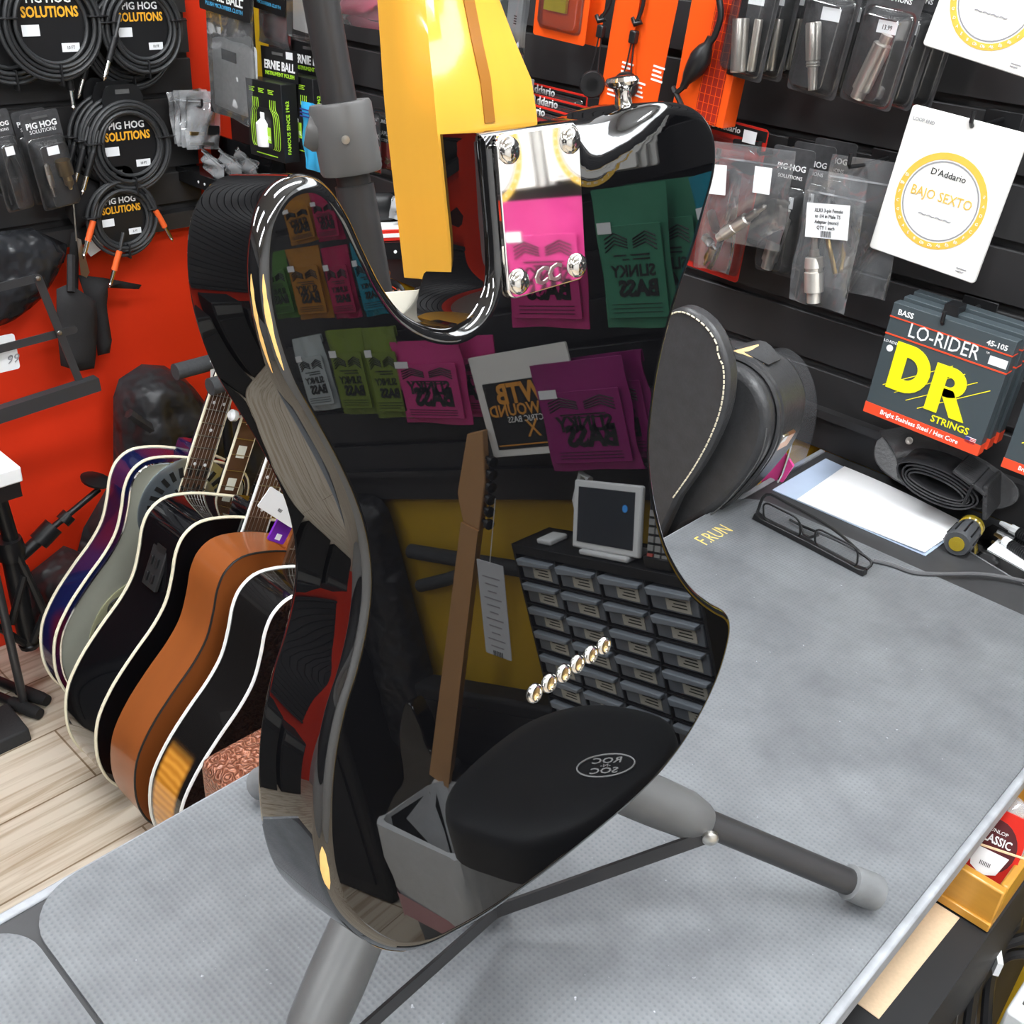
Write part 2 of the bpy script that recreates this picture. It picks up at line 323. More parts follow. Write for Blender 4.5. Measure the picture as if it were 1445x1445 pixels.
def guitar_body():
    ol = []
    core = [V((a / 1000, b / 1000, 0)) for a, b in OUT]
    ol = catmull(core, 5)[:-1] + [core[-1]]
    n = len(ol)
    nr = []
    for i in range(n):
        t = (ol[(i + 1) % n] - ol[i - 1]).normalized(); nr.append(V((t.y, -t.x, 0)))   # outward for clockwise order
    # OUT runs clockwise seen from the back (u right, v up), so outward = left of travel
    nr = [-q for q in nr]
    T = .045; r = .0055
    def scoop(p):
        u, v = p.x * 1000, p.y * 1000
        a = min(max((u - 28) / 5, 0), 1) * min(max((96 - u) / 42, 0), 1)
        a = a * a * (3 - 2 * a) if a < 1 else 1
        vb = 12 + max(0, u - 40) * .30
        s = max(0, (v - vb) / (35 - vb)) if v > vb else 0
        return -.017 * a * s * s * (1.4 - .4 * s)
    rings = []
    for k in range(6):
        a = k / 5 * PI / 2; ins = r * (1 - math.cos(PI / 2 - a)); rings.append((ins, -r + r * math.sin(PI / 2 - (PI / 2 - a)) if 0 else None))
    prof = []
    for k in range(6):
        a = PI / 2 * k / 5           # 0 side .. 90 back
        prof.append((r * (1 - math.cos(a)), -r + r * math.sin(a)))
    prof.append((r + .0007, 0))
    mb = MB(); vs = []; 
    for ins, z in [(q, -T - zz) for q, zz in prof[::-1][1:]] + prof:
        for i in range(n): vs.append(ol[i] - nr[i] * ins * OUTSIGN + V((0, 0, z)))
    L = len(vs) // n
    fs = [(j * n + i, j * n + (i + 1) % n, (j + 1) * n + (i + 1) % n, (j + 1) * n + i) for j in range(L - 1) for i in range(n)]
    # back cap with interior points for the carved heel
    top = (L - 1) * n; ring = [vs[top + i] for i in range(n)]
    pts = [V((p.x, p.y)) for p in ring]
    for iu in range(26, 104, 3):
        for iv in range(4, 33, 3): pts.append(V((iu / 1000, iv / 1000)))
    res = GEO.delaunay_2d_cdt(pts, [(i, (i + 1) % n) for i in range(n)], [], 1, 1e-6)
    o3 = res[0]; tri = res[2]; base = len(vs); vs += [V((p.x, p.y, 0)) for p in o3]
    fs += [[base + i for i in t] for t in tri]
    fs.append(list(range(n)))          # front
    for i, p in enumerate(vs):
        if p.z > -.03: vs[i] = p + V((0, 0, scoop(p) * min(1, (p.z + .03) / .024)))
    mb.add(vs, fs); return mb, ol, nr
OUTSIGN = 1
mb, OL, NR = guitar_body()
me_b = mb.build('body', LACQ, g, ang=.9)
bm = bmesh.new(); bm.from_mesh(me_b.data); bmesh.ops.remove_doubles(bm, verts=bm.verts, dist=1e-5); bmesh.ops.recalc_face_normals(bm, faces=bm.faces); bm.to_mesh(me_b.data); bm.free()
me_b.data.set_sharp_from_angle(angle=.9)
def worn(i0, i1, lo, hi, seed):
    rnd = random.Random(seed); mb = MB(); P = []
    ids = list(range(i0, i1)); r = .0056
    for k, i in enumerate(ids):
        e = math.sin(PI * k / (len(ids) - 1)) ** .5; m = (lo + hi) / 2; h = (hi - lo) / 2 * e * rnd.uniform(.6, 1.1) + .02
        row = []
        for q in range(4):
            a = m - h + 2 * h * q / 3
            row.append(OL[i] - NR[i] * (.0055 - r * math.cos(a)) + V((0, 0, -.0055 + r * math.sin(a) + .0001)))
        P.append(row)
    mb.grid(lambda u, v: P[round(v * (len(ids) - 1))][round(u * 3)], 3, len(ids) - 1)
    return mb
def idx(u, v): return min(range(len(OL)), key=lambda i: (OL[i].x * 1000 - u) ** 2 + (OL[i].y * 1000 - v) ** 2)
a, b = idx(-140, -33), idx(-142, 3)
for lo, hi, sd in ((.25, .5, 3), (.95, 1.25, 4)):
    worn(a, b, lo, hi, sd).build('worn_patch', RAWWOOD, g)
worn(idx(-156, -245), idx(-155.6, -220), .5, 1.05, 5).build('worn_patch', RAWWOOD, g)
worn(idx(-120, -306), idx(-140, -288), .0, .5, 6).build('worn_patch', RAWWOOD, g)
def gbox(u0, u1, v0, v1, w0, w1): return bx(((u0 + u1) / 2e3, (v0 + v1) / 2e3, (w0 + w1) / 2e3), ((u1 - u0) / 1e3, (v1 - v0) / 1e3, (w1 - w0) / 1e3))
# neck: square heel, then a rounded D shape up to the headstock
def neck():
    secs = []
    for v, hw, wf, wb, rd in ((-25, 30.6, -54, -24.5, .02), (36, 30.6, -54, -24.5, .03), (50, 30.2, -54, -25, .10), (66, 29, -54, -28, .45), (84, 27.8, -54, -31, .85), (110, 27, -54, -32, 1), (300, 24, -54, -33.5, 1), (450, 21.5, -54, -34.5, 1)):
        ring = []
        for k in range(17):
            a = PI * k / 16; x = math.cos(a); y = math.sin(a)
            sx = x; sy = y ** .8
            m = max(abs(x), abs(y)); qx, qy = x / m, y / m
            px = sx * rd + qx * (1 - rd); py = sy * rd + qy * (1 - rd)
            ring.append(V((px * hw / 1e3, v / 1e3, (wf + 9 + (wb - wf - 9) * py) / 1e3)))
        ring = [V((hw / 1e3, v / 1e3, wf / 1e3))] + ring + [V((-hw / 1e3, v / 1e3, wf / 1e3))]
        secs.append(ring)
    m = len(secs[0]); vs = [p for s in secs for p in s]
    fs = [(j * m + i, j * m + (i + 1) % m, (j + 1) * m + (i + 1) % m, (j + 1) * m + i) for j in range(len(secs) - 1) for i in range(m)]
    fs += [list(range(m)), [(len(secs) - 1) * m + i for i in range(m)][::-1]]
    return MB().add(vs, fs)
nk = neck().build('neck', MAPLE, g, ang=.6)
SKP = [(35, -24.1), (52, -24.7), (66, -27.6), (84, -30.6), (110, -31.6), (300, -33.1), (440, -34.1)]
MB().grid(lambda u, v: V(((u - .5) * .0062, SKP[round(v * 6)][0] / 1e3, SKP[round(v * 6)][1] / 1e3)), 1, 6, .0006).build('skunk_stripe', SKUNK, nk)
HS = [(-21, 450), (-24, 470), (-38, 500), (-40, 560), (-30, 625), (-8, 642), (14, 630), (20, 600), (21, 560), (24, 500), (22, 470), (21, 450)]
hm = MB().prism([(a / 1e3, b / 1e3) for a, b in HS], -.052, -.038); hm.v = [V((p.x, p.z, p.y)) for p in hm.v]
hd = hm.build('headstock', MAPLE, g, bevel=.002)
for k in range(6):
    MB().lathe([(.004, 0), (.007, .002), (.007, .012), (.004, .014)], (-.022 + .003 * (k % 2), .485 + k * .024, -.038), (0, 0, 1), 12).build('tuning_machine', CHROME, hd)
# neck plate and screws
pm = MB().prism(rrect(-.0255, -.032, .0255, .032, .005, 5), .0, .0024)
pm.v = [V((p.x, p.z, p.y)) for p in pm.v]
for f in range(len(pm.f)): pm.f[f] = pm.f[f][::-1]
pl = pm.build('neck_plate', mat('mirror_chrome', (.9, .88, .86), .03, 1, noise=.01), g, bevel=.0007)
for su in (-19, 19):
    for sv in (-25.5, 25.5):
        s = MB().lathe([(.0052, 0), (.0052, .0008), (.0046, .0019), (.0032, .0029), (.0015, .0033), (0, .0034)], (su / 1e3, sv / 1e3, .0024), (0, 0, 1), 20).build('screw', CHROME, pl)
        for rt in (0, PI / 2):
            bx((su / 1e3, sv / 1e3, .0056), (.0042, .0009, .0006), MX.Rotation(rt + .4, 3, 'Z')).build('cross_slot', INK, s)
GF = MX(((1, 0, 0, 0), (0, 0, 1, 0), (0, -1, 0, 0), (0, 0, 0, 1)))
GFt = MX.Rotation(-PI / 2, 4, 'X')      # lettering plane (facing -y, z up) -> back plane (facing +w, v up)
GFt = MX(((1, 0, 0, 0), (0, 0, 1, 0), (0, -1, 0, 0), (0, 0, 0, 1)))
txt('CC', .0095, NICKEL, pl, -.001, -.0290, 0, fr=MX.Translation((0, 0, .0026)) @ GFt, bold=.03, shear=.2, sx=1.25)
for k in range(6):
    u = -.027 + k * .0108
    f = MB().lathe([(.0027, .0001), (.0028, .0010), (.0031, .0018), (.0041, .0017), (.0049, .0009), (.0050, 0), (.0050, -.002)], (u, -.2187, 0), (0, 0, 1), 24).build('string_ferrule', CHROME, g)
    MB().lathe([(.0027, .0003), (.0012, .0005), (0, .0005)], (u, -.2187, 0), (0, 0, 1), 16).build('string_ball', BRASS, f)
def strapbtn(o, ax): return MB().lathe([(.0055, -.001), (.0042, .002), (.0036, .007), (.0045, .0095), (.0075, .0108), (.0082, .0125), (.007, .0142), (.003, .0148), (0, .0148)], o, ax, 20).build('strap_button', CHROME, g)
strapbtn((.0885, .0335, -.021), (-.05, 1, 0)); strapbtn((.0, -.33, -.0225), (0, -1, 0))
# front hardware (faces away)
fm = MB().prism([(-.105, -.02), (-.10, -.12), (-.06, -.15), (.06, -.15), (.10, -.10), (.12, -.02), (.06, .015), (.03, -.03), (-.03, -.03)], -.0475, -.045)
fm.v = [V((p.x, p.z, p.y)) for p in fm.v]; fm.build('pickguard', mat('cream_plastic', (.8, .76, .65), .3), g)
gbox(-41, 41, -215, -130, -48, -45).build('bridge_plate', CHROME, g)
gbox(-95, -65, -260, -110, -47, -45).build('control_plate', CHROME, g)
# ================================================================ guitar stand
GREYP = mat('grey_cast_plastic', (.10, .10, .10), .42, noise=.15)
DARKM = mat('dark_painted_steel', (.028, .027, .028), .38, noise=.3, scale=30)
GALV = mat('grey_worn_rubber', (.16, .165, .17), .6, noise=.4, scale=60)
st = thing('guitar_stand', 'folding tripod stand with grey collar and clamped legs holding the guitar', 'guitar stand', (0, 0, 0))
def gp(u, v, w): return GM @ V((u / 1e3, v / 1e3, w / 1e3))
top, bot = V((-.5763, .3251, 2.02)), V((-.3604, .3995, BZ + .006))
def pole(t): return bot + (top - bot) * ((t - bot.z) / (top.z - bot.z))
ax = (top - bot).normalized()
cz = onz(490, 190, 1.45).z
MB().tube([bot, pole(1.43)], .0106, 20).build('lower_pole', DARKM, st)
MB().tube([pole(1.42), top], .0093, 20).build('upper_pole', DARKM, st)
cl = MB().lathe([(.0158, 0), (.0168, .002), (.0168, .034), (.0158, .036)], pole(1.436), ax, 28).build('height_clamp', GREYP, st)
MB().lathe([(.005, 0), (.005, .010), (.009, .011), (.0105, .016), (.009, .021), (0, .022)], pole(1.452) , V((-.62, -.72, .25)), 16).build('clamp_knob', GREYP, cl)
MB().lathe([(.0022, 0), (.0022, .0012), (0, .0014)], pole(1.456) + V((.0168 * .8, -.0168 * .6, 0)), V((.8, -.6, 0)), 12).build('rivet', NICKEL, cl)
MB().lathe([(.012, 0), (.0125, .004), (.0125, .06), (.0115, .064)], pole(2.0), ax, 20).build('head', GREYP, st)
for s in (-1, 1):
    MB().tube([pole(2.05), gp(s * 20, 575, -110), gp(s * 34, 490, -60), gp(s * 33, 462, -30)], .006, 10).build('yoke_arm', RUBBER, st)
HUB = pole(1.082)
MB().lathe([(.012, -.03), (.026, -.028), (.028, 0), (.026, .02), (.018, .032), (.0115, .034)], HUB, ax, 24).build('hub', GREYP, st)
MB().lathe([(.0118, 0), (.017, .001), (.017, .018), (.0118, .02)], pole(BZ + .008), ax, 20).build('brace_ring', GREYP, st)
def leg(foot, fr_s=.58):
    foot = V(foot); a = HUB.copy(); d = foot - a; L = d.length; d.normalize()
    k1 = a + d * .02; k2 = a + d * L * fr_s
    lg = MB().tube([k1, foot - d * .012], .0105, 16).build('leg', DARKM, st)
    MB().tube([k1, k2 - d * .045, k2 - d * .018, k2 - d * .004, k2], [.018, .0188, .0178, .014, .0115], 18).build('leg_sleeve', GREYP, lg)
    MB().lathe([(.0108, 0), (.0138, .001), (.0146, .022), (.0142, .027), (.009, .029)], foot - d * .021, d, 20).build('rubber_foot', GALV, lg)
    lo = pole(BZ + .018); side = d.cross(V((0, 0, 1))).normalized()
    if side.dot(CAM - a) < 0: side = -side
    p2 = k2 + side * .0125; lo = lo + side * .0165
    fr = (p2 - lo).normalized(); nrm = fr.cross(side).normalized(); mb = MB(); hw = .0062; th = .0012
    mb.add([q + nrm * e * hw + side * f * th for q in (lo, p2) for e, f in ((-1, -1), (1, -1), (1, 1), (-1, 1))], [(0, 1, 2, 3), (7, 6, 5, 4), (0, 4, 5, 1), (1, 5, 6, 2), (2, 6, 7, 3), (3, 7, 4, 0)])
    br = mb.build('brace', DARKM, lg)
    MB().lathe([(.0062, 0), (.0062, .003), (.004, .005), (0, .0055)], p2 + side * .001, side, 14).build('rivet', NICKEL, br)
    return lg
f1 = onz(1226, 1256, BZ + .0165); f3 = onz(374, 1104, BZ + .0165)
leg(f1); leg(f3); f2 = V((-.285, .11, BZ + .0165)); leg(f2, .66)
# ================================================================ goods on the back slat wall
HY = 1.262           # front face of the goods hanging on the short hooks
def frame(a, b, c):
    x = (b - a).normalized(); z = a - c; z = (z - x * z.dot(x)); h = z.length; z.normalize(); y = z.cross(x)
    m = MX((x, y, z)).transposed().to_4x4(); m.translation = (a + b) / 2
    return m, (b - a).length, h
def Q(tl, tr, bl, y=HY): return frame(ony(*tl, y), ony(*tr, y), ony(*bl, y))
def Ql(tl, tr, bl, x): return frame(onx(*tl, x), onx(*tr, x), onx(*bl, x))
def Qr(tl, tr, bl, y=HY): return frame(refl(*tl, 1, y), refl(*tr, 1, y), refl(*bl, 1, y))   # corners as the thing itself has them
def off(m, dx=0, dy=0, dz=0, roll=0, yaw=0, pitch=0): return m @ MX.Translation((dx, dy, dz)) @ MX.Rotation(roll, 4, 'Y') @ MX.Rotation(yaw, 4, 'Z') @ MX.Rotation(pitch, 4, 'X')
# slat hook: rod sticking out of the wall with an upturned tip
def make_hook(L, loc, lab='short black display hook on the slat wall'):
    h = thing('display_hook', lab, 'hook', loc, group='black display hooks on the slat wall')
    bx((0, -.002, -.012), (.045, .003, .042)).build('back_plate', BLACKP, h, bevel=.001)
    MB().tube([(0, 0, 0), (0, -L * .6, -.002), (0, -L, 0), (0, -L - .004, .004), (0, -L - .004, .016)], .0026, 8).build('rod', BLACKP, h)
    return h
hook0 = None
def hook_at(px, py, y, L=None):
    """hook whose tip shows at a pixel of the front plane y"""
    global hook0
    P = ony(px, py, y); L = WY - .004 - y - .004
    if hook0 is None or abs(hook0['len'] - L) > .002:
        hook0 = make_hook(L, (P.x, WY - .004, P.z)); hook0['len'] = L; return hook0
    return dup(hook0, (P.x, WY - .004, P.z))
def rbox(w, h, th, m, parent, name, r=.004, x=0, z=0, y=0, bevel=.0004):    # card hanging down from z
    return MB().prism(rrect(x - w / 2, z - h, x + w / 2, z, r), y, y + th).build(name, m, parent, bevel=bevel)
def blist(x0, z0, x1, z1, d, parent, name='blister', m=None, y=0, r=.008):
    mb = MB(); A = rrect(x0, z0, x1, z1, r, 3); B = rrect(x0 + d * .25, z0 + d * .25, x1 - d * .25, z1 - d * .25, r, 3); n = len(A)
    fl = rrect(x0 - .003, z0 - .003, x1 + .003, z1 + .003, r, 3)
    vs = [V((a, y - .0006, b)) for a, b in fl] + [V((a, y - .0006, b)) for a, b in A] + [V((a, y - d, b)) for a, b in B]
    fs = [(j * n + i, j * n + (i + 1) % n, (j + 1) * n + (i + 1) % n, (j + 1) * n + i) for j in range(2) for i in range(n)] + [[2 * n + i for i in range(n)]]
    return mb.add(vs, fs).build(name, m or BLIST, parent, ang=.5, bevel=.0012)
def pouch(w, h, th, m, parent, name='pouch', seed=0, x=0, z=0, amp=.004, seal=.0, nu=10, nv=14):
    """soft bag hanging from z, puffed towards the viewer"""
    rd = random.Random(seed); ph = [rd.uniform(0, 6.3) for _ in range(8)]; q = [rd.uniform(3, 9) for _ in range(8)]
    def f(u, v, s):
        e = math.sin(PI * u) ** .6 * (math.sin(PI * min(max((v - seal) / (1 - seal), 0), 1)) ** .6 if v > seal else 0)
        wr = sum(math.sin(q[k] * (u if k % 2 else v) * 1.7 + q[k + 1] * (v if k % 2 else u) + ph[k]) for k in range(4)) * amp / 3
        edge = (math.sin(ph[5] + v * 9) * .012 * w) * (1 if u in (0, 1) else 0)
        return V((x + (u - .5) * w * (1 + .02 * math.sin(ph[6] + 5 * v)) + edge, -(e * th * .5 + .0003) * s - th * .5 + wr * (e if s < 0 else 1) * .5 + wr * .5, z - v * h + (math.sin(u * 7 + ph[7]) * .006 * h if v > .98 else 0)))
    mb = MB().grid(lambda u, v: f(u, 1 - v, 1), nu, nv).grid(lambda u, v: f(1 - u, 1 - v, -1), nu, nv)
    return mb.build(name, m, parent, ang=1.2)
def sticker(x, z, w, h, parent, y=-.0004, t='', name='price_sticker', roll=0):
    o = MB().prism([(-w / 2, -h / 2), (w / 2, -h / 2), (w / 2, h / 2), (-w / 2, h / 2)], -.0003, 0)
    o.xf(MX.Translation((x, y, z)) @ MX.Rotation(roll, 4, 'Y')); o = o.build(name, STICK, parent)
    if t: txt(t, h * .55, INK, o, x, z - h * .2, y - .0005, roll=roll, sx=.8)
    return o
# ---- bass string box
DRK = mat('slate_card', (.055, .07, .078), .35, noise=.02)
DRED = mat('vermilion_ink', (.80, .075, .025), .4, noise=.02)
DYEL = mat('lemon_ink', (.93, .83, .01), .4, noise=.01)
PINK = mat('flag_red_ink', (.6, .05, .05), .5)
NAVY = mat('navy_ink', (.03, .05, .25), .5)
def string_box(m, w, h, lab, full=True, grp=None, nd=.015):
    b = thing('string_set_box', lab, 'string box', m, group=grp)
    bx((0, nd / 2, -h / 2), (w, nd, h)).build('carton', DRK, b, bevel=.0006)
    for z0, z1 in ((.0, .004), (.115, .125), (.262, .274)):
        if z0 > 0: bx((0, nd / 2 - .0002, -h * (z0 + z1) / 2), (w + .0006, nd + .0008, h * (z1 - z0))).build('stripe', DRED, b)
    bx((0, nd / 2 - .0002, -h * .952), (w + .0006, nd + .0008, h * .096)).build('base_band', DRED, b)
    if not full: return b
    y = -.0005; s = w
    txt('BASS', s * .062, WHITEI, b, -s * .38, -h * .087, y, bold=.02)
    txt('LO-RIDER', s * .165, WHITEI, b, -s * .03, -h * .238, y, sx=.82)
    txt('45-105', s * .058, WHITEI, b, s * .37, -h * .092, y, bold=.02)
    txt('TM', s * .02, WHITEI, b, s * .32, -h * .16, y)
    def glyph(letter, x0, z0, H):
        mb = MB(); hx = lambda pts: [(x0 + a * H, z0 + c * H) for a, c in pts]
        n = 14; r0, r1, cz, cx = (.5, .24, .5, .32) if letter == 'D' else (.31, .10, .69, .34)
        mb.prism(hx([(0, 0), (.27, 0), (.27, 1), (0, 1)]), y - .0008, y + .0003)
        for zz in ((cz + r1, cz + r0), (cz - r0, cz - r1)): mb.prism(hx([(.27, zz[0]), (cx, zz[0]), (cx, zz[1]), (.27, zz[1])]), y - .0008, y + .0003)
        A = [PI / 2 - PI * k / n for k in range(n + 1)]; q = 1 if letter == 'D' else 1.1
        for k in range(n):
            mb.prism(hx([(cx + q * r1 * math.cos(A[k]), cz + r1 * math.sin(A[k])), (cx + q * r0 * math.cos(A[k]), cz + r0 * math.sin(A[k])), (cx + q * r0 * math.cos(A[k + 1]), cz + r0 * math.sin(A[k + 1])), (cx + q * r1 * math.cos(A[k + 1]), cz + r1 * math.sin(A[k + 1]))]), y - .0008, y + .0003)
        if letter == 'R': mb.prism(hx([(.27, .55), (.47, .55), (.84, 0), (.54, 0), (.27, .40)]), y - .0008, y + .0003)
        return mb.build('lettering', DYEL, b, smooth=False)
    glyph('D', -s * .375, -h * .715, s * .40); glyph('R', -s * .02, -h * .775, s * .40)
    txt('STRINGS', s * .082, DYEL, b, s * .22, -h * .86, y, bold=.015)
    for k, (x, z) in enumerate(((-.40, -.71), (-.29, -.74), (-.18, -.77), (-.07, -.80))):
        MB().tube([(s * x, -.0002, h * z), (s * (x + .50), -.0002, h * (z + .36))], .0005, 4).build('pinstripe', DYEL, b)
    txt('Bright Stainless Steel / Hex Core', s * .055, WHITEI, b, -s * .015, -h * .966, y - .0004, bold=.015, sx=.93)
    txt('LO-RIDER', s * .030, STICK, b, -s * .43, -h * .34, y)
    MB().prism(circ(-s * .43, -h * .385, s * .028, 14), -.0004, 0).build('round_emblem', STICK, b)
    sticker(s * .415, -h * .20, s * .14, h * .07, b)
    fl = bx((s * .41, -.0003, -h * .895), (s * .085, .0006, h * .052)).build('flag_emblem', WHITEI, b)
    for k in range(4): bx((s * .41, -.0008, -h * (.875 + .013 * k)), (s * .085, .0003, h * .006)).build('flag_stripe', PINK, fl)
    bx((s * .388, -.0011, -h * .883), (s * .038, .0003, h * .026)).build('flag_canton', NAVY, fl)
    return b
m, w_, h_ = Q((1262, 426), (1436, 483), (1212, 577), 1.235)
string_box(m, w_, h_, 'dark bass string box with big yellow DR letters, front of its hook', nd=.016)
for k in (1, 2): string_box(off(m, .003 * k, .0185 * k, .004 * k), w_, h_, 'dark string box tucked behind the box with the yellow DR letters', False, 'string boxes behind the front one', .016)
P = m @ V((-.012, 0, -h_ * .05))
hk = make_hook(.11, (P.x, WY - .004, P.z), 'long black display hook pushed through the bass string box'); hk['group'] = 'long hooks'
del hk['group']
bx((0, -.085, .006), (.018, .022, .028)).build('label_clip', BLACKP, hk)
m2, w2, h2 = Q((1462, 520), (1636, 577), (1405, 655), 1.235)
string_box(m2, w2, h2, 'dark bass string box cut off at the right picture edge')
# ---- big white string packets with a yellow ring
WPK = mat('white_packet', (.86, .85, .82), .35, noise=.02)
YRING = mat('gold_ring_ink', (.80, .50, .08), .4, noise=.03)
GRY = mat('grey_ink', (.30, .30, .32), .5)
def ringp(r0, r1, y, cx, cz, n=40):
    mb = MB(); vs = [V((cx + r * math.sin(2 * PI * k / n), y, cz + r * math.cos(2 * PI * k / n))) for r in (r0, r1) for k in range(n)]
    return mb.add(vs, [(k, (k + 1) % n, n + (k + 1) % n, n + k) for k in range(n)])
def packet(m, w, h, lab, title):
    b = thing('string_packet', lab, 'string packet', m)
    rbox(w, h, .006, WPK, b, 'envelope', .004, bevel=.0012)
    c = (-.01 * w, -h * .55); R1 = w * .40
    ringp(R1 * .86, R1, -.0004, *c).build('printed_ring', YRING, b); ringp(R1 * .80, R1 * .83, -.0004, *c).build('printed_circle', GRY, b)
    txt("D'Addario", w * .075, INK, b, c[0], c[1] + h * .16, -.0006)
    if title: txt(title, w * .115, YRING, b, c[0], c[1] + .0, -.0006, sx=.85)
    txt('~~~~', w * .1, GRY, b, c[0], c[1] - h * .13, -.0005, sx=1.3); txt('LOOP END', w * .04, GRY, b, -w * .36, -h * .09, -.0006)
    notes = ('E', 'A', 'D', 'G', 'C', 'F', 'Bb', 'Eb', 'Ab', 'Db', 'Gb', 'B')
    for k in range(20):
        a = (k - 9.5) / 20 * PI * 1.3 + PI; r = R1 * .93
        txt(notes[k % 12], w * .035, WHITEI, b, c[0] + r * math.sin(a), c[1] + r * math.cos(a) - .001, -.0007, roll=0)
    lines(b, w * .36, -h * .93, -.0005, w * .09, 2, h * .02, GRY, h * .006)
    return b
m, w_, h_ = Q((1288, 147), (1452, 190), (1234, 352), 1.255)
packet(m, w_, h_, 'square white string packet with yellow ring, above the bass string box', 'BAJO SEXTO')
hook_at(1369, 178, 1.25)
m, w_, h_ = Q((1375, -135), (1540, -95), (1322, 70), 1.255)
packet(m, w_, h_, 'white yellow-ringed string packet cut off at the top right corner', '')
# ---- adapters: turned metal bodies
def adapter(parent, a, b, r, name='adapter', m=None, prof=((0, .5), (.06, .95), (.30, 1), (.32, .9), (.36, 1), (.62, 1), (.64, .8), (.70, .8), (.72, .42), (.9, .42), (.91, .3), (.97, .36), (1, .05))):
    a, b = V(a), V(b); L = (b - a).length
    return MB().lathe([(r * q, L * t) for t, q in prof], a, b - a, 18).build(name, m or NICKEL, parent, ang=.5)
CYL = ((0, .95), (.02, 1), (.98, 1), (1, .9))
XLR = ((0, .9), (.03, 1), (.55, 1), (.57, .93), (.6, .93), (.62, .78), (.70, .78), (.72, .85), (.97, .8), (1, .4))
SMTL = mat('satin_steel', (.86, .82, .76), .28, .75)
WEAVE = mat('woven_print_card', (.055, .055, .058), .4, noise=.6, scale=90)
def adp_card(m, w, h, lab, kind, grp=None):
    b = thing('adapter_pack', lab, 'adapter pack', m, group=grp)
    rbox(w, h, .0008, WEAVE, b, 'backing_card', .005)
    blist(-w * .42, -h * .97, w * .42, -h * .30, .022, b)
    if kind == 0: adapter(b, (-.010, -.011, -h * .57), (.003, -.011, -h * .95), .0105, prof=CYL, m=SMTL); adapter(b, (.014, -.008, -h * .55), (.019, -.008, -h * .92), .0055, prof=CYL, m=SMTL)
    if kind == 1: adapter(b, (-.014, -.011, -h * .49), (.008, -.011, -h * .95), .0095, prof=((0, .9), (.03, 1), (.55, .92), (.57, .8), (.60, .92), (.62, .8), (.64, .9), (.66, .66), (.8, .6), (1, .55)), m=SMTL)
    if kind == 2: adapter(b, (.008, -.011, -h * .46), (-.006, -.011, -h * .95), .0108, prof=((0, .62), (.12, .62), (.13, .8), (.15, 1), (.86, 1), (.87, .8), (1, .75)), m=SMTL)
    sticker(w * .0, -h * .42, w * .36, h * .09, b, t='13.99' if kind == 2 else '', roll=-.05)
    txt('PIG HOG', w * .17, WHITEI, b, 0, -h * .17, -.0006, bold=.02); txt('SOLUTIONS', w * .11, WHITEI, b, 0, -h * .235, -.0006)
    return b
cards = [((1057, -95), (1120, -83), (1036, 108), 0, 'clear pack with two plain metal tubes, leftmost of the top row packs'), ((1160, -75), (1234, -60), (1130, 130), 1, 'clear pack with a tapered metal adapter, in the middle of the top row'), ((1240, -55), (1318, -38), (1197, 142), 2, 'clear pack with a stepped metal barrel, beside the white packet on top')]
for tl, tr, bl, k, lab in cards:
    m, w_, h_ = Q(tl, tr, bl, 1.25)
    adp_card(m, w_, h_, lab, k)
    for j in ((1, 2) if k != 1 else (1,)):
        adp_card(off(m, .012 * j, .027 * j, .002 * j), w_, h_, ('clear pack hanging behind the pack of two metal tubes', 'clear pack hanging behind the tapered metal adapter', 'clear pack hanging behind the stepped metal barrel')[k], (0, 1, 2)[k], 'packs behind the ' + ('two tubes', 'tapered adapter', 'stepped barrel')[k])
    c = m @ V((0, 0, -h_ * .06)); make_hook(.1, (c.x, WY - .004, c.z))
m, w_, h_ = Q((1093, 203), (1152, 214), (1062, 378), 1.268)
adp_card(m, w_, h_, 'black patterned adapter pack behind the clear bag of a silver plug', 2)
for j in (1, 2): adp_card(off(m, .014 * j, .027 * j, .004 * j), w_, h_, 'black patterned adapter pack at the back of the lower row hook', 2, 'patterned packs at the back of the lower hook')
# ---- zip bags with plugs
def zipbag(m, w, h, lab, seed, grp=None, lb=None, th=.014, mt=None, seal=.16):
    b = thing('zip_bag', lab, 'plastic bag', m, group=grp)
    pouch(w, h, th, mt or CLEAR, b, 'clear_pouch', seed, seal=seal, amp=.006)
    bx((0, -.009, -h * seal), (w * .98, .0012, .0022)).build('zip_strip', film('zip_film', haze=.35), b)
    if lb: lo = sticker(lb[0] * w, -lb[1] * h, lb[2] * w, lb[3] * h, b, -.0165, name='paper_label', roll=lb[4] if len(lb) > 4 else 0)
    return b
m, w_, h_ = Q((1152, 238), (1258, 220), (1140, 424), 1.245)
m, w_, h_ = Q((1150, 236), (1234, 252), (1148, 428), 1.245)
b = zipbag(m, w_, h_, 'clear zip bag with a long silver plug and white label', 11, th=.02)
l = sticker(.002, -h_ * .33, w_ * .72, h_ * .25, b, -.0245, name='paper_label', roll=-.12)
for k, t in enumerate(('XLR3 3-pin Female', 'to 1/4 in Male TS', 'Adapter (mono)', 'QTY 1 each')): txt(t, .0062, INK, l, .002, -h_ * (.265 + .042 * k), -.0252, roll=-.12, sx=.8)
txt('IIIIIIIII', .011, INK, l, .004, -h_ * .445, -.0252, roll=-.12, sx=.6)
adapter(b, (-.002, -.012, -h_ * .97), (-.020, -.012, -h_ * .42), .0125, m=SMTL, prof=((0, .72), (.14, .74), (.15, 1), (.42, 1), (.43, .88), (.47, .88), (.48, 1), (.62, .9), (.63, .55), (.72, .5), (.73, .34), (.9, .34), (.92, .22), (.95, .3), (1, .02)))
adapter(b, (.018, -.008, -h_ * .72), (-.004, -.008, -h_ * .45), .003, m=BRASS, prof=CYL)
hook_at(1197, 236, 1.240)
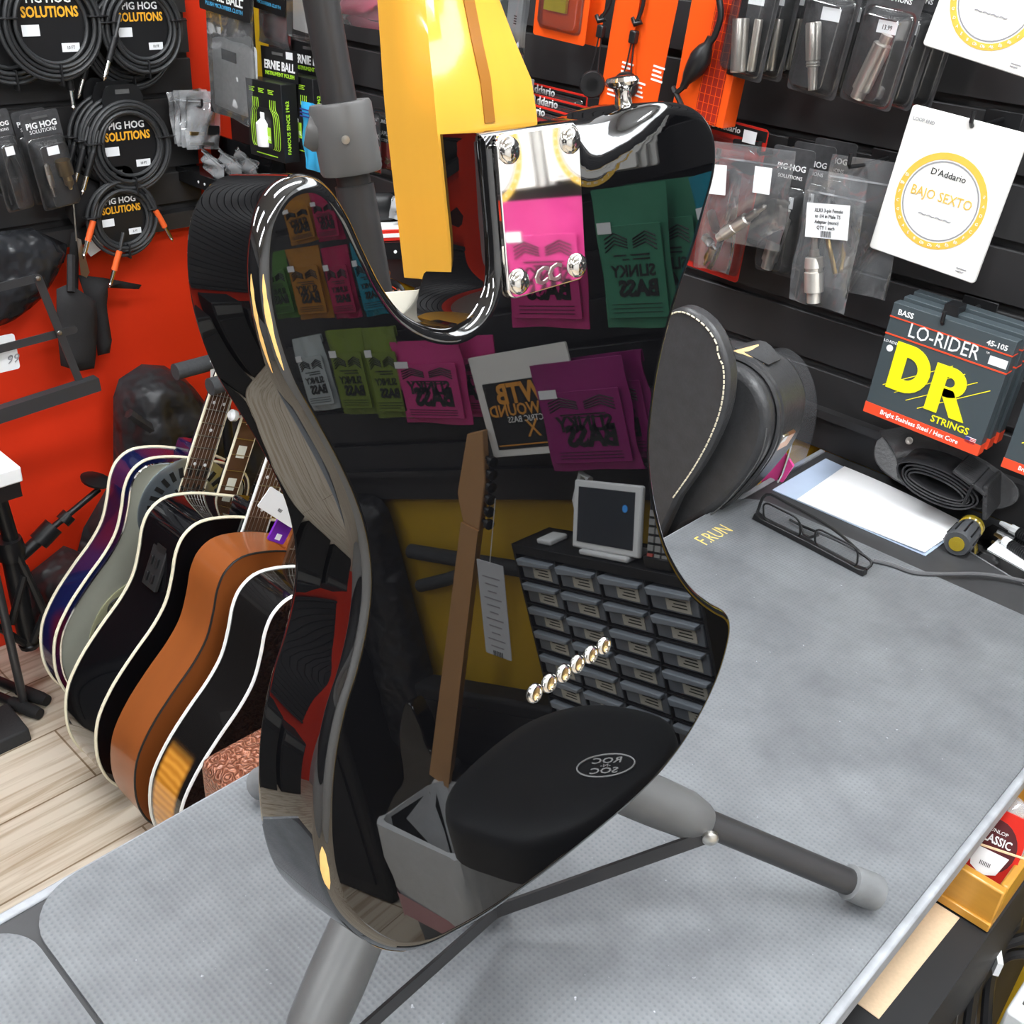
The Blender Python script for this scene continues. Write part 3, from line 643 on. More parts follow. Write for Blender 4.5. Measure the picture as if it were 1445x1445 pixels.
m, w_, h_ = Q((1180, 216), (1290, 232), (1190, 408), 1.285)
zipbag(m, w_, h_, 'empty-looking zip bag behind the bag with the long silver plug', 12)
m, w_, h_ = Q((1010, 197), (1128, 212), (988, 330), 1.24)
b = zipbag(m, w_, h_, 'clear zip bag with a slanting silver plug and two white labels', 13, th=.022)
sticker(-w_ * .30, -h_ * .36, w_ * .22, h_ * .30, b, -.0255, name='paper_label', roll=-.05); sticker(w_ * .24, -h_ * .30, w_ * .2, h_ * .26, b, -.0255, name='paper_label')
adapter(b, (-.036, -.012, -h_ * .98), (.032, -.012, -h_ * .56), .0085, m=SMTL, prof=((0, .7), (.1, .8), (.12, 1), (.34, 1), (.35, .86), (.38, 1), (.6, 1), (.62, .7), (.8, .62), (.82, .4), (.96, .4), (1, .1)))
hook_at(1070, 218, 1.235)
m, w_, h_ = Q((1004, 205), (1058, 214), (982, 372), 1.252)
b = zipbag(m, w_, h_, 'clear zip bag of white metal plugs beside the guitar shoulder', 14, th=.024)
for k, (x0, z0, x1, z1) in enumerate(((-.012, -.5, .008, -.75), (-.018, -.72, .004, -.82), (0, -.80, -.012, -.97))): adapter(b, (x0, -.012, h_ * z0), (x1, -.012, h_ * z1), .006, m=WHITEP if k < 2 else BRASS)
# ---- red cards further left
def redcard(m, w, h, lab, grp=None, stk=(.4, .5, .2)):
    b = thing('accessory_card', lab, 'accessory card', m, group=grp)
    rbox(w, h, .001, REDC, b, 'card', .006); bx((0, -.0003, -.010), (w * .96, .0006, .014)).build('black_header', INK, b)
    txt("D'Addario", w * .12, WHITEI, b, -w * .22, -.0135, -.0008, bold=.02)
    MB().tube([(w * .0, -.006, -.024), (w * .2, -.007, -.022), (w * .42, -.006, -.02)], .004, 8).build('black_part', BLACKP, b)
    blist(-w * .45, -h * .95, w * .45, -h * .12, .012, b)
    return b
GREENS = mat('green_sticker', (.25, .85, .35), .5)
for k, (tl, tr, bl, dy) in enumerate((((738, 128), (835, 152), (722, 190), 1.285), ((722, 138), (815, 164), (700, 205), 1.262), ((735, 112), (830, 135), (725, 180), 1.305))):
    m, w_, h_ = Q(tl, tr, bl, dy)
    b = redcard(m, w_, h_, ('red and black string winder card, middle of three beside the neck', 'red and black string winder card, front of three beside the neck', 'red and black string winder card, back of three beside the neck')[k])
    if k < 2: sticker(w_ * .1, -h_ * .5, w_ * .16, h_ * .4, b, -.0126); bx((w_ * .3, -.0128, -h_ * .45), (w_ * .14, .0005, h_ * .3)).build('green_sticker', GREENS, b)
c = MB().lathe([(.010, -.05), (.0115, 0), (.0108, 0), (.0095, -.048), (0, -.049)], ony(744, 112, 1.27), (0, 0, 1), 20).build('plastic_cup', film('milky_film', haze=.45), None); tag(c, 'small milky plastic cup hanging beside the yellow neck', 'cup')
m, w_, h_ = Q((1005, 163), (1086, 184), (985, 380), 1.30)
b = redcard(m, w_, h_, 'tall red and black card behind the guitar shoulder'); sticker(w_ * .28, -.012, w_ * .22, .016, b, -.0126)
# ---- orange strap lock cards with black cord
def cordcard(tl, tr, bl, cord, ring, lab, y):
    m, w, h = Q(tl, tr, bl, y); b = thing('cord_card', lab, 'accessory card', m); mi = m.inverted()
    rbox(w, h, .0012, ORANGE, b, 'card', .002)
    def L(px, py, d=.006): p = mi @ ony(px, py, y); return V((p.x, -d, p.z))
    p = [L(*q) for q in cord]
    MB().tube(catmull(p[:3], 4), .0028, 8).build('cord', BLACKP, b)
    MB().tube([p[2] + V((-.008, 0, .004)), p[2] + V((.0, -.003, -.002)), p[2] + V((.008, 0, .002)), p[2] + V((.002, .001, .006)), p[2] + V((-.004, 0, -.003))], .0032, 8).build('knot', BLACKP, b)
    MB().box(p[3], (.011, .010, .017)).build('toggle', BLACKP, b, bevel=.002)
    rc = L(*ring, .010)
    for s in (-1, 1): MB().tube([p[3] + V((s * .002, 0, 0)), (p[3] + rc) / 2 + V((s * .004, 0, 0)), rc + V((s * .007, 0, .011))], .0011, 6).build('thin_cord', BLACKP, b)
    rr = MX.Rotation(.7 if ring[0] < 870 else .3, 3, 'Z')
    MB().lathe([(.009, -.005), (.017, -.005), (.0185, -.003), (.0185, .003), (.017, .005), (.009, .005), (.0075, 0), (.009, -.005)], rc, rr @ V((0, 1, 0)), 26).build('wheel', BLACKP, b)
    for k, (x, z) in enumerate(((.18, .66), (-.25, .80), (.22, .93))):
        lines(b, w * x + .012, -h * z + .01, -.0003, .020, 4, .0058, WHITEI, .0026)
    return b
cordcard((878, -60), (912, -52), (822, 156), ((868, -10), (862, 10), (851, 28), (852, 44)), (842, 118), 'orange card with black cord and wheel, left of the pair by the strap button', 1.262)
cordcard((912, -52), (965, -38), (872, 160), ((914, -10), (910, 12), (902, 32), (898, 52)), (889, 120), 'orange card with black cord and wheel, right of the pair by the strap button', 1.268)
# orange carton with a cable in front
m, w_, h_ = Q((985, -50), (1065, -34), (930, 155), 1.25)
b = thing('cable_carton', 'orange carton with grid print and a moulded black plug', 'carton', m); mi = m.inverted()
bx((0, .015, -h_ / 2), (w_, .03, h_)).build('carton', ORANGE, b, bevel=.001)
GRIDR = mat('dark_red_print', (.35, .02, .01), .4)
bx((w_ * .16, -.0003, -h_ * .52), (w_ * .42, .0006, h_ * .94)).build('grid_panel', GRIDR, b)
for k in range(5): bx((w_ * (-.03 + .095 * k), -.0008, -h_ * .52), (.0009, .0005, h_ * .94)).build('grid_line', ORANGE, b)
for k in range(16): bx((w_ * .16, -.0008, -h_ * (.08 + .06 * k)), (w_ * .42, .0005, .0007)).build('grid_line', ORANGE, b)
def L(px, py, d=.014): p = mi @ ony(px, py, 1.25); return V((p.x, -d, p.z))
MB().tube(catmull([L(1022, -10), L(1026, 20), L(1018, 48), L(1010, 60)], 5), .0042, 10).build('power_cable', BLACKP, b)
MB().tube([L(1012, 52), L(1008, 62), L(1004, 68), L(998, 80), L(990, 95), L(982, 106), L(977, 114), L(973, 122)], [.005, .006, .010, .0145, .0135, .010, .006, .005], 14).build('plug_body', BLACKP, b)
MB().tube(catmull([L(973, 122), L(962, 130), L(958, 122), L(968, 142), L(975, 160)], 4), .0036, 8).build('cable_tail', BLACKP, b)
# yellow and orange blister card, tuner pack, pink bag
m, w_, h_ = Q((762, -60), (838, -46), (747, 47), 1.262)
b = thing('earplug_card', 'orange blister card with a yellow window near the top edge', 'accessory card', m)
rbox(w_, h_, .001, ORANGE, b, 'card', .004); bx((-.008, -.004, -h_ * .36), (w_ * .42, .006, h_ * .55)).build('yellow_insert', mat('yellow_insert', (.85, .65, .02), .4), b, bevel=.001)
blist(-w_ * .38, -h_ * .86, w_ * .38, -h_ * .1, .010, b)
rbox(w_, h_, .001, ORANGE, thing('earplug_card', 'orange card behind the blister card with the yellow window', 'accessory card', off(m, .012, .02, 0)), 'card', .004)
m, w_, h_ = Q((700, -40), (752, -28), (702, 62), 1.262)
b = thing('tuner_pack', 'grey digital tuner in a clear pack right of the yellow neck', 'tuner', m)
pouch(w_ * 1.1, h_ * 1.12, .016, BLIST, b, 'clear_pouch', 21); bx((0, -.006, -h_ * .5), (w_ * .86, .010, h_ * .92)).build('tuner_body', mat('pale_grey_plastic', (.52, .55, .58), .4), b, bevel=.002)
bx((-w_ * .13, -.0115, -h_ * .58), (w_ * .36, .001, h_ * .5)).build('display', mat('lcd_grey', (.13, .17, .17), .2), b)
for k in range(5): bx((-w_ * .2 + k * .006, -.0115, -h_ * .22), (.004, .002, .005)).build('button', WHITEP, b)
for k in range(4): bx((w_ * .28, -.0115, -h_ * (.52 + .035 * k)), (.005, .0006, .0016)).build('side_print', INK, b)
m, w_, h_ = Q((480, -55), (556, -45), (482, 24), 1.25)
b = thing('pink_bag', 'pink cloth in a clear bag above the stand pole', 'plastic bag', m)
pouch(w_, h_ * 1.1, .02, CLEAR, b, 'clear_pouch', 22); pouch(w_ * .86, h_ * .93, .012, mat('pink_cloth', (.75, .12, .22), .7), b, 'folded_cloth', 23)
# ================================================================ left end of the back wall and the red wall
def puff(poly, th, m, parent, name, step=.012, R=.04, amp=0, seed=0, flat=.0):
    """cushion-like solid from an outline in local (x,z), swelling towards -y"""
    rd = random.Random(seed); ph = [rd.uniform(0, 6.3) for _ in range(6)]
    P = [V((a, b)) for a, b in poly]; n = len(P)
    xs = [p.x for p in P]; zs = [p.y for p in P]; pts = list(P)
    def dist(q):
        d = 9
        for i in range(n):
            a, b = P[i], P[(i + 1) % n]; ab = b - a; t = max(0, min(1, (q - a).dot(ab) / max(ab.dot(ab), 1e-9))); d = min(d, (q - a - ab * t).length)
        return d
    x = min(xs) + step / 2
    while x < max(xs):
        z = min(zs) + step / 2
        while z < max(zs): pts.append(V((x + step * .25 * math.sin(z * 400), z))); z += step
        x += step
    r = GEO.delaunay_2d_cdt(pts, [(i, (i + 1) % n) for i in range(n)], [], 1, 1e-6)
    vs = []; N = len(r[0])
    for q in r[0]:
        e = min(dist(q) / R, 1); h = th * math.sqrt(max(0, 1 - (1 - e) ** 2))
        h += amp * e * (math.sin(q.x * 60 + ph[0] + 20 * q.y) + math.sin(q.y * 75 + ph[1]) + math.sin(q.x * 130 + q.y * 90 + ph[2]) * .5)
        vs.append(V((q.x, -h, q.y)))
    vs2 = [V((q.x, .0008 + th * flat, q.y)) for q in r[0]]
    fs = [list(f) for f in r[2]]; bd = {}
    mb = MB().add(vs + vs2, [f[::1] for f in fs] + [[i + N for i in f[::-1]] for f in fs])
    o = mb.build(name, m, parent, ang=2); bm = bmesh.new(); bm.from_mesh(o.data)
    es = [e for e in bm.edges if len(e.link_faces) == 1]
    try: bmesh.ops.bridge_loops(bm, edges=es)
    except Exception: pass
    bmesh.ops.recalc_face_normals(bm, faces=bm.faces)
    for f in bm.faces: f.smooth = True
    bm.to_mesh(o.data); bm.free(); return o
GREYC = mat('grey_microfibre', (.52, .54, .55), .9, noise=.2, scale=120, bump=.3)
CYAN = mat('cyan_ink', (.08, .42, .72), .5)
LIME = mat('lime_ink', (.42, .75, .04), .5)
m, w_, h_ = Q((290, -95), (361, -78), (309, 158), 1.20)
b = thing('cloth_pack', 'grey microfibre cloth in a bag with black header, in front of the red strip', 'cloth pack', m)
pouch(w_, h_, .016, CLEAR, b, 'clear_pouch', 31); puff(rrect(-w_ * .44, -h_ * .97, w_ * .46, -h_ * .54, .01), .010, GREYC, b, 'folded_cloth', .012, .02, .0012, 2)
bx((-.002, -.0115, -h_ * .63), (w_ * .30, .001, h_ * .06)).build('cloth_label', BLACKP, b)
hd = rbox(w_ * 1.04, h_ * .405, .0012, BLACKP, b, 'header_card', .003, y=-.019)
txt('ERNIE BALL', w_ * .15, WHITEI, hd, 0, -h_ * .335, -.0196, bold=.02, shear=.0); txt('PLUSH MICROFIBER CLOTH', w_ * .062, CYAN, hd, 0, -h_ * .372, -.0196)
for k in range(4): MB().tube([(w_ * .5 * math.cos(a) * (1 - .07 * k), -.0198, -h_ * .36 + w_ * (.62 - .07 * k) * math.sin(a)) for a in [PI * (.12 + .76 * i / 14) for i in range(15)]], .0006, 4).build('blue_arc', CYAN, hd)
sticker(w_ * .36, -h_ * .27, .014, .018, hd, -.0196)
m, w_, h_ = Q((368, -70), (412, -58), (372, 58), 1.25)
b = thing('cloth_pack', 'dark red cloth bag with black header, right of the grey cloth pack', 'cloth pack', m)
pouch(w_, h_, .014, CLEAR, b, 'clear_pouch', 32); puff(rrect(-w_ * .44, -h_ * .97, w_ * .44, -h_ * .65, .008), .008, mat('maroon_cloth', (.16, .03, .03), .9), b, 'folded_cloth', .012, .02)
hd = rbox(w_ * 1.04, h_ * .62, .0012, BLACKP, b, 'header_card', .003, y=-.017); txt('MICROFIBER CLOTH', w_ * .085, CYAN, hd, 0, -h_ * .55, -.0176)
m, w_, h_ = Q((412, -60), (444, -52), (412, 52), 1.22)
b = thing('clear_box', 'clear plastic pack right of the dark red cloth bag', 'plastic pack', m)
blist(-w_ / 2, -h_, w_ / 2, 0, .016, b, 'clear_shell'); rbox(w_ * .7, h_ * .8, .001, WHITEP, b, 'insert_card', .002, z=-h_ * .08, y=-.006)
# instrument polish cartons
def polish(m, w, h, lab):
    b = thing('polish_carton', lab, 'carton', m); d = .034
    bx((0, d / 2, -h / 2), (w, d, h)).build('carton', BLACKP, b, bevel=.0008)
    hd = bx((w * .08, d - .001, h * .20), (w * 1.0, .0012, h * .40)).build('header_tab', BLACKP, b)
    txt('ERNIE BALL', w * .185, WHITEI, hd, w * .08, h * .13, d - .002, bold=.03, sx=.9, shear=.1); txt('INSTRUMENT POLISH', w * .085, LIME, hd, w * .08, h * .05, d - .002, bold=.02)
    bx((w * .05, d - .002, h * .33), (w * .3, .0005, h * .035)).build('hang_slot', GREYP, hd); sticker(w * .38, h * .33, w * .18, h * .09, hd, d - .002)
    wn = bx((-w * .02, -.0004, -h * .60), (w * .42, .001, h * .52)).build('window', INK, b)
    bt = MB().lathe([(w * .13, 0), (w * .14, .004), (w * .14, h * .3), (w * .06, h * .36), (w * .06, h * .44)], (-w * .06, .002, -h * .84), (0, 0, 1), 16); bt.build('bottle', WHITEP, wn)
    bx((w * .02, -.0018, -h * .68), (w * .28, .001, h * .2)).build('bottle_label', LIME, wn)
    txt('ERNIE BALL', w * .09, WHITEI, wn, w * .0, -h * .74, -.0026, sx=.7)
    for s in (-1, 1):
        for k in range(4):
            o = w * (.25 + .05 * k); MB().tube(catmull([(s * (o - w * .08), -.0006, -h * .22), (s * (o - w * .08), -.0006, -h * .34), (s * o, -.0006, -h * .44), (s * o, -.0006, -h * .80), (s * (o - w * .06), -.0006, -h * .86)], 3), .0006, 4).build('lime_contour', LIME, b)
    for k in range(3): lines(b, w * (-.33 + .27 * k), -h * .10, -.0004, w * .16, 3, h * .022, LIME, h * .010)
    txt('FAMOUS SINCE 1962', h * .075, LIME, b, fr=MX.Translation((w / 2 + .0006, d * .45, -h * .55)) @ MX.Rotation(PI / 2, 4, 'Z') @ MX.Rotation(-PI / 2, 4, 'Y'), bold=.02)
    lines(b, 0, -h * .945, -.0004, w * .6, 1, .01, LIME, h * .012)
    return b
m, w_, h_ = Q((346, 109), (396, 120), (372, 222), 1.19)
polish(m, w_, h_, 'black and lime instrument polish carton, front one of the two')
polish(off(m, .043, .040, .012), w_, h_, 'black and lime instrument polish carton half hidden behind the stand pole')
m, w_, h_ = Q((430, 142), (462, 150), (434, 236), 1.22)
b = thing('blue_pack', 'bright blue pack below the polish cartons beside the stand pole', 'plastic pack', m); pouch(w_, h_, .012, mat('blue_foil', (.05, .42, .75), .25), b, 'foil_pouch', 33)
for k in range(3): bx((0, -.014, -.012 - .006 * k), (w_ * .9, .0008, .0025)).build('dark_stripe', NAVY, b)
# strap lock cards
for k, (tl, tr, bl, lab, y) in enumerate((((506, 154), (536, 160), (514, 240), 'black and red strap lock card just right of the stand collar', 1.25), ((528, 152), (556, 158), (539, 238), 'black and red strap lock card further right beside the neck', 1.28))):
    m, w_, h_ = Q(tl, tr, bl, y); b = thing('strap_lock_card', lab, 'accessory card', m)
    rbox(w_, h_, .001, BLACKP, b, 'card', .003); bx((0, -.0004, -h_ * .76), (w_ * .96, .0006, h_ * .44)).build('red_print', REDC, b)
    txt('DUNLOP', w_ * .16, WHITEI, b, 0, -h_ * .22, -.001); txt('STRAPLOK', w_ * .19, WHITEI, b, 0, -h_ * .42, -.001, bold=.02); txt('SYSTEM', w_ * .13, WHITEI, b, 0, -h_ * .52, -.001)
    for s in (-1, 1): MB().lathe([(.004, 0), (.006, .001), (.006, .004), (.002, .006), (.002, .011)], (s * w_ * .22, -.002, -h_ * .86), (0, -.6, 1), 12).build('strap_button', NICKEL if s < 0 else BRASS, b)
    blist(-w_ * .48, -h_ * .99, w_ * .48, -h_ * .05, .014, b)
m, w_, h_ = Q((552, 118), (590, 124), (554, 186), 1.27)
zipbag(m, w_, h_, 'small clear bag half hidden behind the yellow neck', 34)
# acrylic shelf with small goods on the back wall
ACR = mat('black_acrylic', (.012, .012, .013), .12)
def shelf(p0, p1, dp, lab, lip=.030, holes=4, rot=None):
    p0, p1 = V(p0), V(p1); L = (p1 - p0).length; x = (p1 - p0).normalized(); z = V((0, 0, 1)); y = z.cross(x)
    m = MX((x, y, z)).transposed().to_4x4(); m.translation = (p0 + p1) / 2
    b = thing('display_shelf', lab, 'shelf', m)
    bx((0, dp / 2, 0), (L, dp, .004)).build('shelf_board', ACR, b); bx((0, -.002, -lip / 2 + .004), (L, .004, lip)).build('front_lip', ACR, b); bx((0, dp - .002, .03), (L, .004, .07)).build('back_plate', ACR, b)
    for k in range(holes): MB().lathe([(.003, 0), (.003, .0006), (0, .0007)], ((k - (holes - 1) / 2) * .024 + L * .0, -.004, -lip * .42), (0, -1, 0), 10).build('peg_hole', WHITEP, b)
    return b, m
zs = ony(558, 342, 1.20).z
b, m = shelf(onz(520, 346, zs) , onz(630, 341, zs), .10, 'black acrylic shelf with three white pegs, between stand pole and neck', holes=3)
for k, (x, z, s, mt, lab) in enumerate(((-.016, .010, (.085, .05, .02), REDC, 'flat red and white box on the small acrylic shelf'),)):
    mm = off(m, x, .035, .0025); c = thing('small_box', lab, 'box', mm); bx((0, 0, z), s).build('carton', mt, c, bevel=.001); bx((0, -.0255, z), (.07, .0006, .007)).build('white_print', WHITEI, c); bx((0, 0, z * 2 + .0004), (.08, .046, .0006)).build('top_print', WHITEI, c)
c = thing('crumpled_bag', 'crumpled clear bag lying on the small acrylic shelf', 'plastic bag', off(m, .012, .045, .066, .3)); pouch(.06, .038, .022, film('crinkle_film', haze=.3, bump=.8, bscale=60), c, 'clear_pouch', 36, amp=.012)
c = thing('black_strap_end', 'black leather strap end lying on the small acrylic shelf', 'strap', off(m, -.038, .06, .0535, 0)); puff(rrect(-.03, -.03, .03, .02, .012), .01, BLACKP, c, 'leather_end', .01, .02)
zs = ony(270, 250, 1.18).z
b, m = shelf(onz(250, 236, zs), onz(352, 274, zs), .09, 'black acrylic shelf with white pegs in front of the red strip', holes=5, lip=.03)
for k in range(3):
    c = zipbag(off(m, -.005 + .03 * k, .018 + .022 * k, .046 + .004 * k, .25), .085, .042, ('clear bag lying foremost on the left acrylic shelf', 'clear bag lying in the middle of the left acrylic shelf', 'clear bag lying at the back of the left acrylic shelf')[k], 37 + k, mt=film('crinkle_film'), th=.012)
# round-topped pouch on the yellow wall
m, w_, h_ = Q((531, 388), (577, 400), (530, 446), 1.32)
b = thing('round_pouch', 'black round-topped pouch with red arc on the yellow wall', 'pouch', m)
puff([(w_ * .5 * math.cos(a), -h_ * .5 + h_ * .5 * math.sin(a)) for a in [PI * i / 14 for i in range(15)]] + [(-w_ * .5, -h_), (w_ * .5, -h_)], .006, BLACKP, b, 'pouch', .012, .015)
MB().tube([(w_ * .40 * math.cos(a), -.0072, -h_ * .48 + h_ * .34 * math.sin(a)) for a in [PI * (.08 + .84 * i / 14) for i in range(15)]], .0012, 5).build('red_arc', DRED, b)
txt('KEY', w_ * .24, WHITEI, b, w_ * .16, -h_ * .72, -.0072, bold=.02)
# ---------------------------------------------------------------- red wall: coiled cables on cards
LX = WX + .095
JACKET = mat('cable_jacket', (.035, .036, .038), .35)
AMB = mat('amber_ink', (.85, .42, .03), .5)
ORP = mat('orange_plug', (.85, .13, .03), .4)
def cable(px, py, r, lab, ft='10 FT', x=LX, dx=0, plugs=((-.75, -.9),), tip=None, front=True, grp=None, label_c=(0, 0), tilt=0, turns=5):
    P = onx(px, py, x); m = MX.Translation(P) @ MX.Rotation(PI / 2, 4, 'Z') @ MX.Rotation(tilt, 4, 'Y')
    b = thing('instrument_cable', lab, 'cable', m, group=grp)
    hd = [(r * .92 * math.cos(a), r * .92 * math.sin(a)) for a in [PI * (.32 - 1.64 * i / 30) for i in range(31)]]
    hd += [(-r * .5, r * 1.05), (-r * .42, r * 1.25), (-r * .28, r * 1.33), (r * .28, r * 1.33), (r * .42, r * 1.25), (r * .5, r * 1.05)]
    MB().prism(hd, -.001, .001).build('backing_card', BLACKP, b)
    bx((0, -.0012, r * 1.18), (r * .34, .0006, r * .1)).build('hang_slot', GREYP, b)
    rd = random.Random(px)
    for k in range(turns):
        rr = r * (1.0 - .075 * k); n = 40; cx, cz = rd.uniform(-.03, .03) * r, rd.uniform(-.04, .04) * r; a0 = rd.uniform(0, 6)
        MB().tube([(cx + rr * math.cos(2 * PI * i / n), -.006 - .0055 * (k % 2) - .002 * math.sin(2 * PI * i / n * 2 + a0), cz + rr * math.sin(2 * PI * i / n)) for i in range(n)], .0038, 8, True).build('cable_turn', JACKET, b)
    for a in (.15, PI - .15, -PI / 2): bx((r * .9 * math.cos(a), -.008, r * .9 * math.sin(a)), (r * .40, .022, .003) if abs(math.cos(a)) > .5 else (.003, .022, r * .40)).build('cable_tie', BLACKP, b, bevel=.001)
    for qx, qz, *qd in plugs:
        a = V((qx * r * .95, qd[1] if len(qd) > 1 else -.014, qz * r * .35)); d = V(((-.45 if qx < 0 else .45) if not qd else qd[0], 0, -1)).normalized()
        pg = MB().tube([a, a + d * r * .55], .0062, 10).build('plug_grip', tip or BLACKP, b)
        MB().tube([a - d * r * .5 + V((0, .004, 0)), a], .0038, 8).build('cable_end', JACKET, b)
        adapter(pg, a + d * r * .55, a + d * (r * .55 + .038), .0042, 'jack_tip', CHROME, ((0, 1), (.7, 1), (.72, .7), (.8, 1), (1, .1)))
    if front:
        txt('PIG HOG', r * .22, WHITEI, b, 0, r * .38, -.002, bold=.02); txt('SOLUTIONS', r * .26, AMB, b, 0, r * .13, -.002, bold=.03, sx=.8)
        sticker(-r * .42, -r * .10, r * .34, r * .2, b, -.002); sticker(r * .32, -r * .42, r * .36, r * .16, b, -.002, t=ft, name='length_sticker')
    return b
def rpx(px, py, n, x=LX): return n * (onx(px, py, x) - CAM).length / F
cable(72, 34, rpx(72, 34, 62), 'black coiled cable on a card, top left on the red wall', plugs=((.25, -1.9, 0, .006),))
cable(8, 44, rpx(8, 44, 60), 'black coiled cable behind the top left cable, at the left picture edge', front=False, x=LX - .03, plugs=())
cable(199, 38, rpx(199, 38, 52), 'black coiled cable on a card, top right on the red wall', plugs=((-.8, -.5),))
cable(178, 52, rpx(178, 52, 62), 'larger coiled cable hanging behind the top right cable card', front=False, x=LX - .035, plugs=((-.9, -.6),))
cable(181, 205, rpx(181, 205, 54), 'black coiled cable with long jack plugs, in the middle of the cable column', plugs=((-1.0, -.1),))
for j in (1, 2): cable(181 - 13 * j, 205 - 5 * j, rpx(181, 205, 54), 'coiled cable hanging behind the middle cable card', front=False, x=LX - .018 * j, grp='cables behind the middle one', plugs=((-1.0, -.1),))
cable(172, 306, rpx(172, 306, 47), 'black coiled cable with orange plugs, lowest in the cable column', '6 FT', tip=ORP, plugs=((-.95, .2), (.95, .3), (-.3, -2.4)))
for px, py in ((190, 64), (178, 164)): pass
# adapter packs at the left edge
GOLD = mat('gold_tone', (.62, .45, .2), .3, 1)
def gpack(tl, tr, bl, x, lab, k):
    m, w, h = Ql(tl, tr, bl, x); b = thing('adapter_pack', lab, 'adapter pack', m)
    rbox(w, h, .001, WEAVE, b, 'backing_card', .006); blist(-w * .46, -h * .98, w * .46, -h * .26, .03, b)
    txt('PIG HOG', w * .20, WHITEI, b, 0, -h * .155, -.0008, bold=.03); txt('SOLUTIONS', w * .13, WHITEI, b, 0, -h * .205, -.0008)
    bx((0, -.0008, -h * .055), (w * .4, .0006, h * .022)).build('hang_slot', GREYP, b); sticker(-w * .04, -h * .36, w * .3, h * .085, b, -.031)
    if k:
        adapter(b, (w * .22, -.013, -h * .50), (w * .24, -.013, -h * .66), .014, 'gold_plug', GOLD, CYL); adapter(b, (w * .24, -.013, -h * .66), (w * .26, -.013, -h * .82), .009, 'gold_tip', GOLD)
        adapter(b, (-w * .22, -.012, -h * .50), (-w * .20, -.012, -h * .86), .007, 'silver_plug')
    else:
        MB().tube(catmull([(w * .1, -.012, -h * .9), (w * .2, -.012, -h * .6), (0, -.012, -h * .42), (-w * .25, -.012, -h * .6), (-w * .3, -.012, -h * .9)], 6), .006, 8).build('short_lead', JACKET, b)
    return b
gpack((26, 163), (80, 152), (44, 304), LX + .01, 'hanging pack with gold and silver plugs on the red wall', 1)
gpack((14, 160), (62, 150), (32, 296), LX - .03, 'pack hidden behind the pack of gold and silver plugs', 1)
gpack((-30, 160), (10, 152), (-6, 306), LX + .01, 'pack with a short black lead at the left picture edge', 0)
# fanned clear bags at the right end of the red wall
for k in range(4):
    m, w_, h_ = Ql((234 + 9 * k, 130 - (3 * k if k < 2 else 2)), (282 + 9 * k, 124 + 2 * k), (236 + 9 * k, 204 + 2 * k), LX - .012 * (3 - k))
    b = zipbag(m, w_, h_, ('clear bag of small parts on the red wall end, rearmost', 'clear bag of small parts on the red wall end, second from back', 'clear bag of small parts on the red wall end, second from front', 'clear bag of black and gold parts in front on the red wall end')[k], 50 + k, mt=film('milk_film', haze=.24), th=.008)
    if k == 3: bx((w_ * .2, -.006, -h_ * .66), (w_ * .5, .005, h_ * .16)).build('black_part', BLACKP, b); bx((-w_ * .2, -.006, -h_ * .72), (w_ * .4, .005, h_ * .06)).build('gold_part', BRASS, b); bx((-w_ * .05, -.006, -h_ * .9), (w_ * .7, .004, h_ * .05)).build('grey_part', NICKEL, b)
h = make_hook(.09, (0, 0, 0), 'short black hook holding the clear bags on the red wall'); del h['group']
P = onx(282, 142, LX + .01); h.matrix_world = MX.Translation((WX + .018, P.y, P.z - .012)) @ MX.Rotation(PI / 2, 4, 'Z')
# black cloth goods hanging below the left slat panel
NYL = mat('black_nylon', (.024, .024, .026), .36, noise=.2, scale=30, bump=1, bscale=14, bd=.03)
FELT = mat('black_felt', (.016, .015, .016), .8, noise=.2, bump=.2, scale=150)
def lpoly(pts, x):    # px outline on the plane x -> thing frame + local poly
    Ps = [onx(*p, x) for p in pts]; c = sum(Ps, V((0, 0, 0))) / len(Ps)
    m = MX.Translation(c) @ MX.Rotation(PI / 2, 4, 'Z'); mi = m.inverted()
    return m, [((mi @ p).x, (mi @ p).z) for p in Ps]
def puff_l(pts, x, th, mt, nm, lab, cat, part, **k):
    m, poly = lpoly(pts, x); b = thing(nm, lab, cat, m); puff(poly, th, mt, b, part, **k); return b, m
GLB = mat('black_poly_bag', (.022, .023, .026), .22, bump=1, bscale=16, bd=.025)
puff_l([(-30, 330), (45, 322), (95, 345), (88, 372), (60, 420), (20, 452), (-30, 470)], WX + .07, .03, GLB, 'poly_bag', 'shiny black plastic bag hanging at the left edge over red', 'plastic bag', 'bag', step=.02, R=.05, amp=.004, seed=3)
b, m = puff_l([(80, 408), (98, 400), (135, 425), (137, 470), (133, 520), (110, 524), (86, 516), (80, 460)], WX + .10, .02, FELT, 'felt_pouch', 'black open-topped felt pouch, left of the two on the red wall', 'pouch', 'pouch_body', step=.02, R=.03)
MB().tube([m.inverted() @ onx(100, 412, WX + .12), m.inverted() @ onx(100, 360, WX + .09)], .008, 6).build('strap', FELT, b)
b, m = puff_l([(110, 388), (146, 392), (200, 402), (196, 408), (152, 406), (150, 430), (158, 480), (155, 498), (138, 502), (135, 470), (124, 430)], WX + .07, .02, FELT, 'felt_pouch', 'black felt pouch with a long flap, right of the two on the red wall', 'pouch', 'pouch_body', step=.02, R=.03)
b, m = puff_l([(92, 250), (112, 245), (145, 262), (144, 300), (100, 330), (93, 420), (98, 440), (110, 440), (112, 330), (92, 300)], WX + .06, .012, FELT, 'hanging_strap', 'black strap hanging left of the lowest coiled cable', 'strap', 'strap_body', step=.02, R=.02)
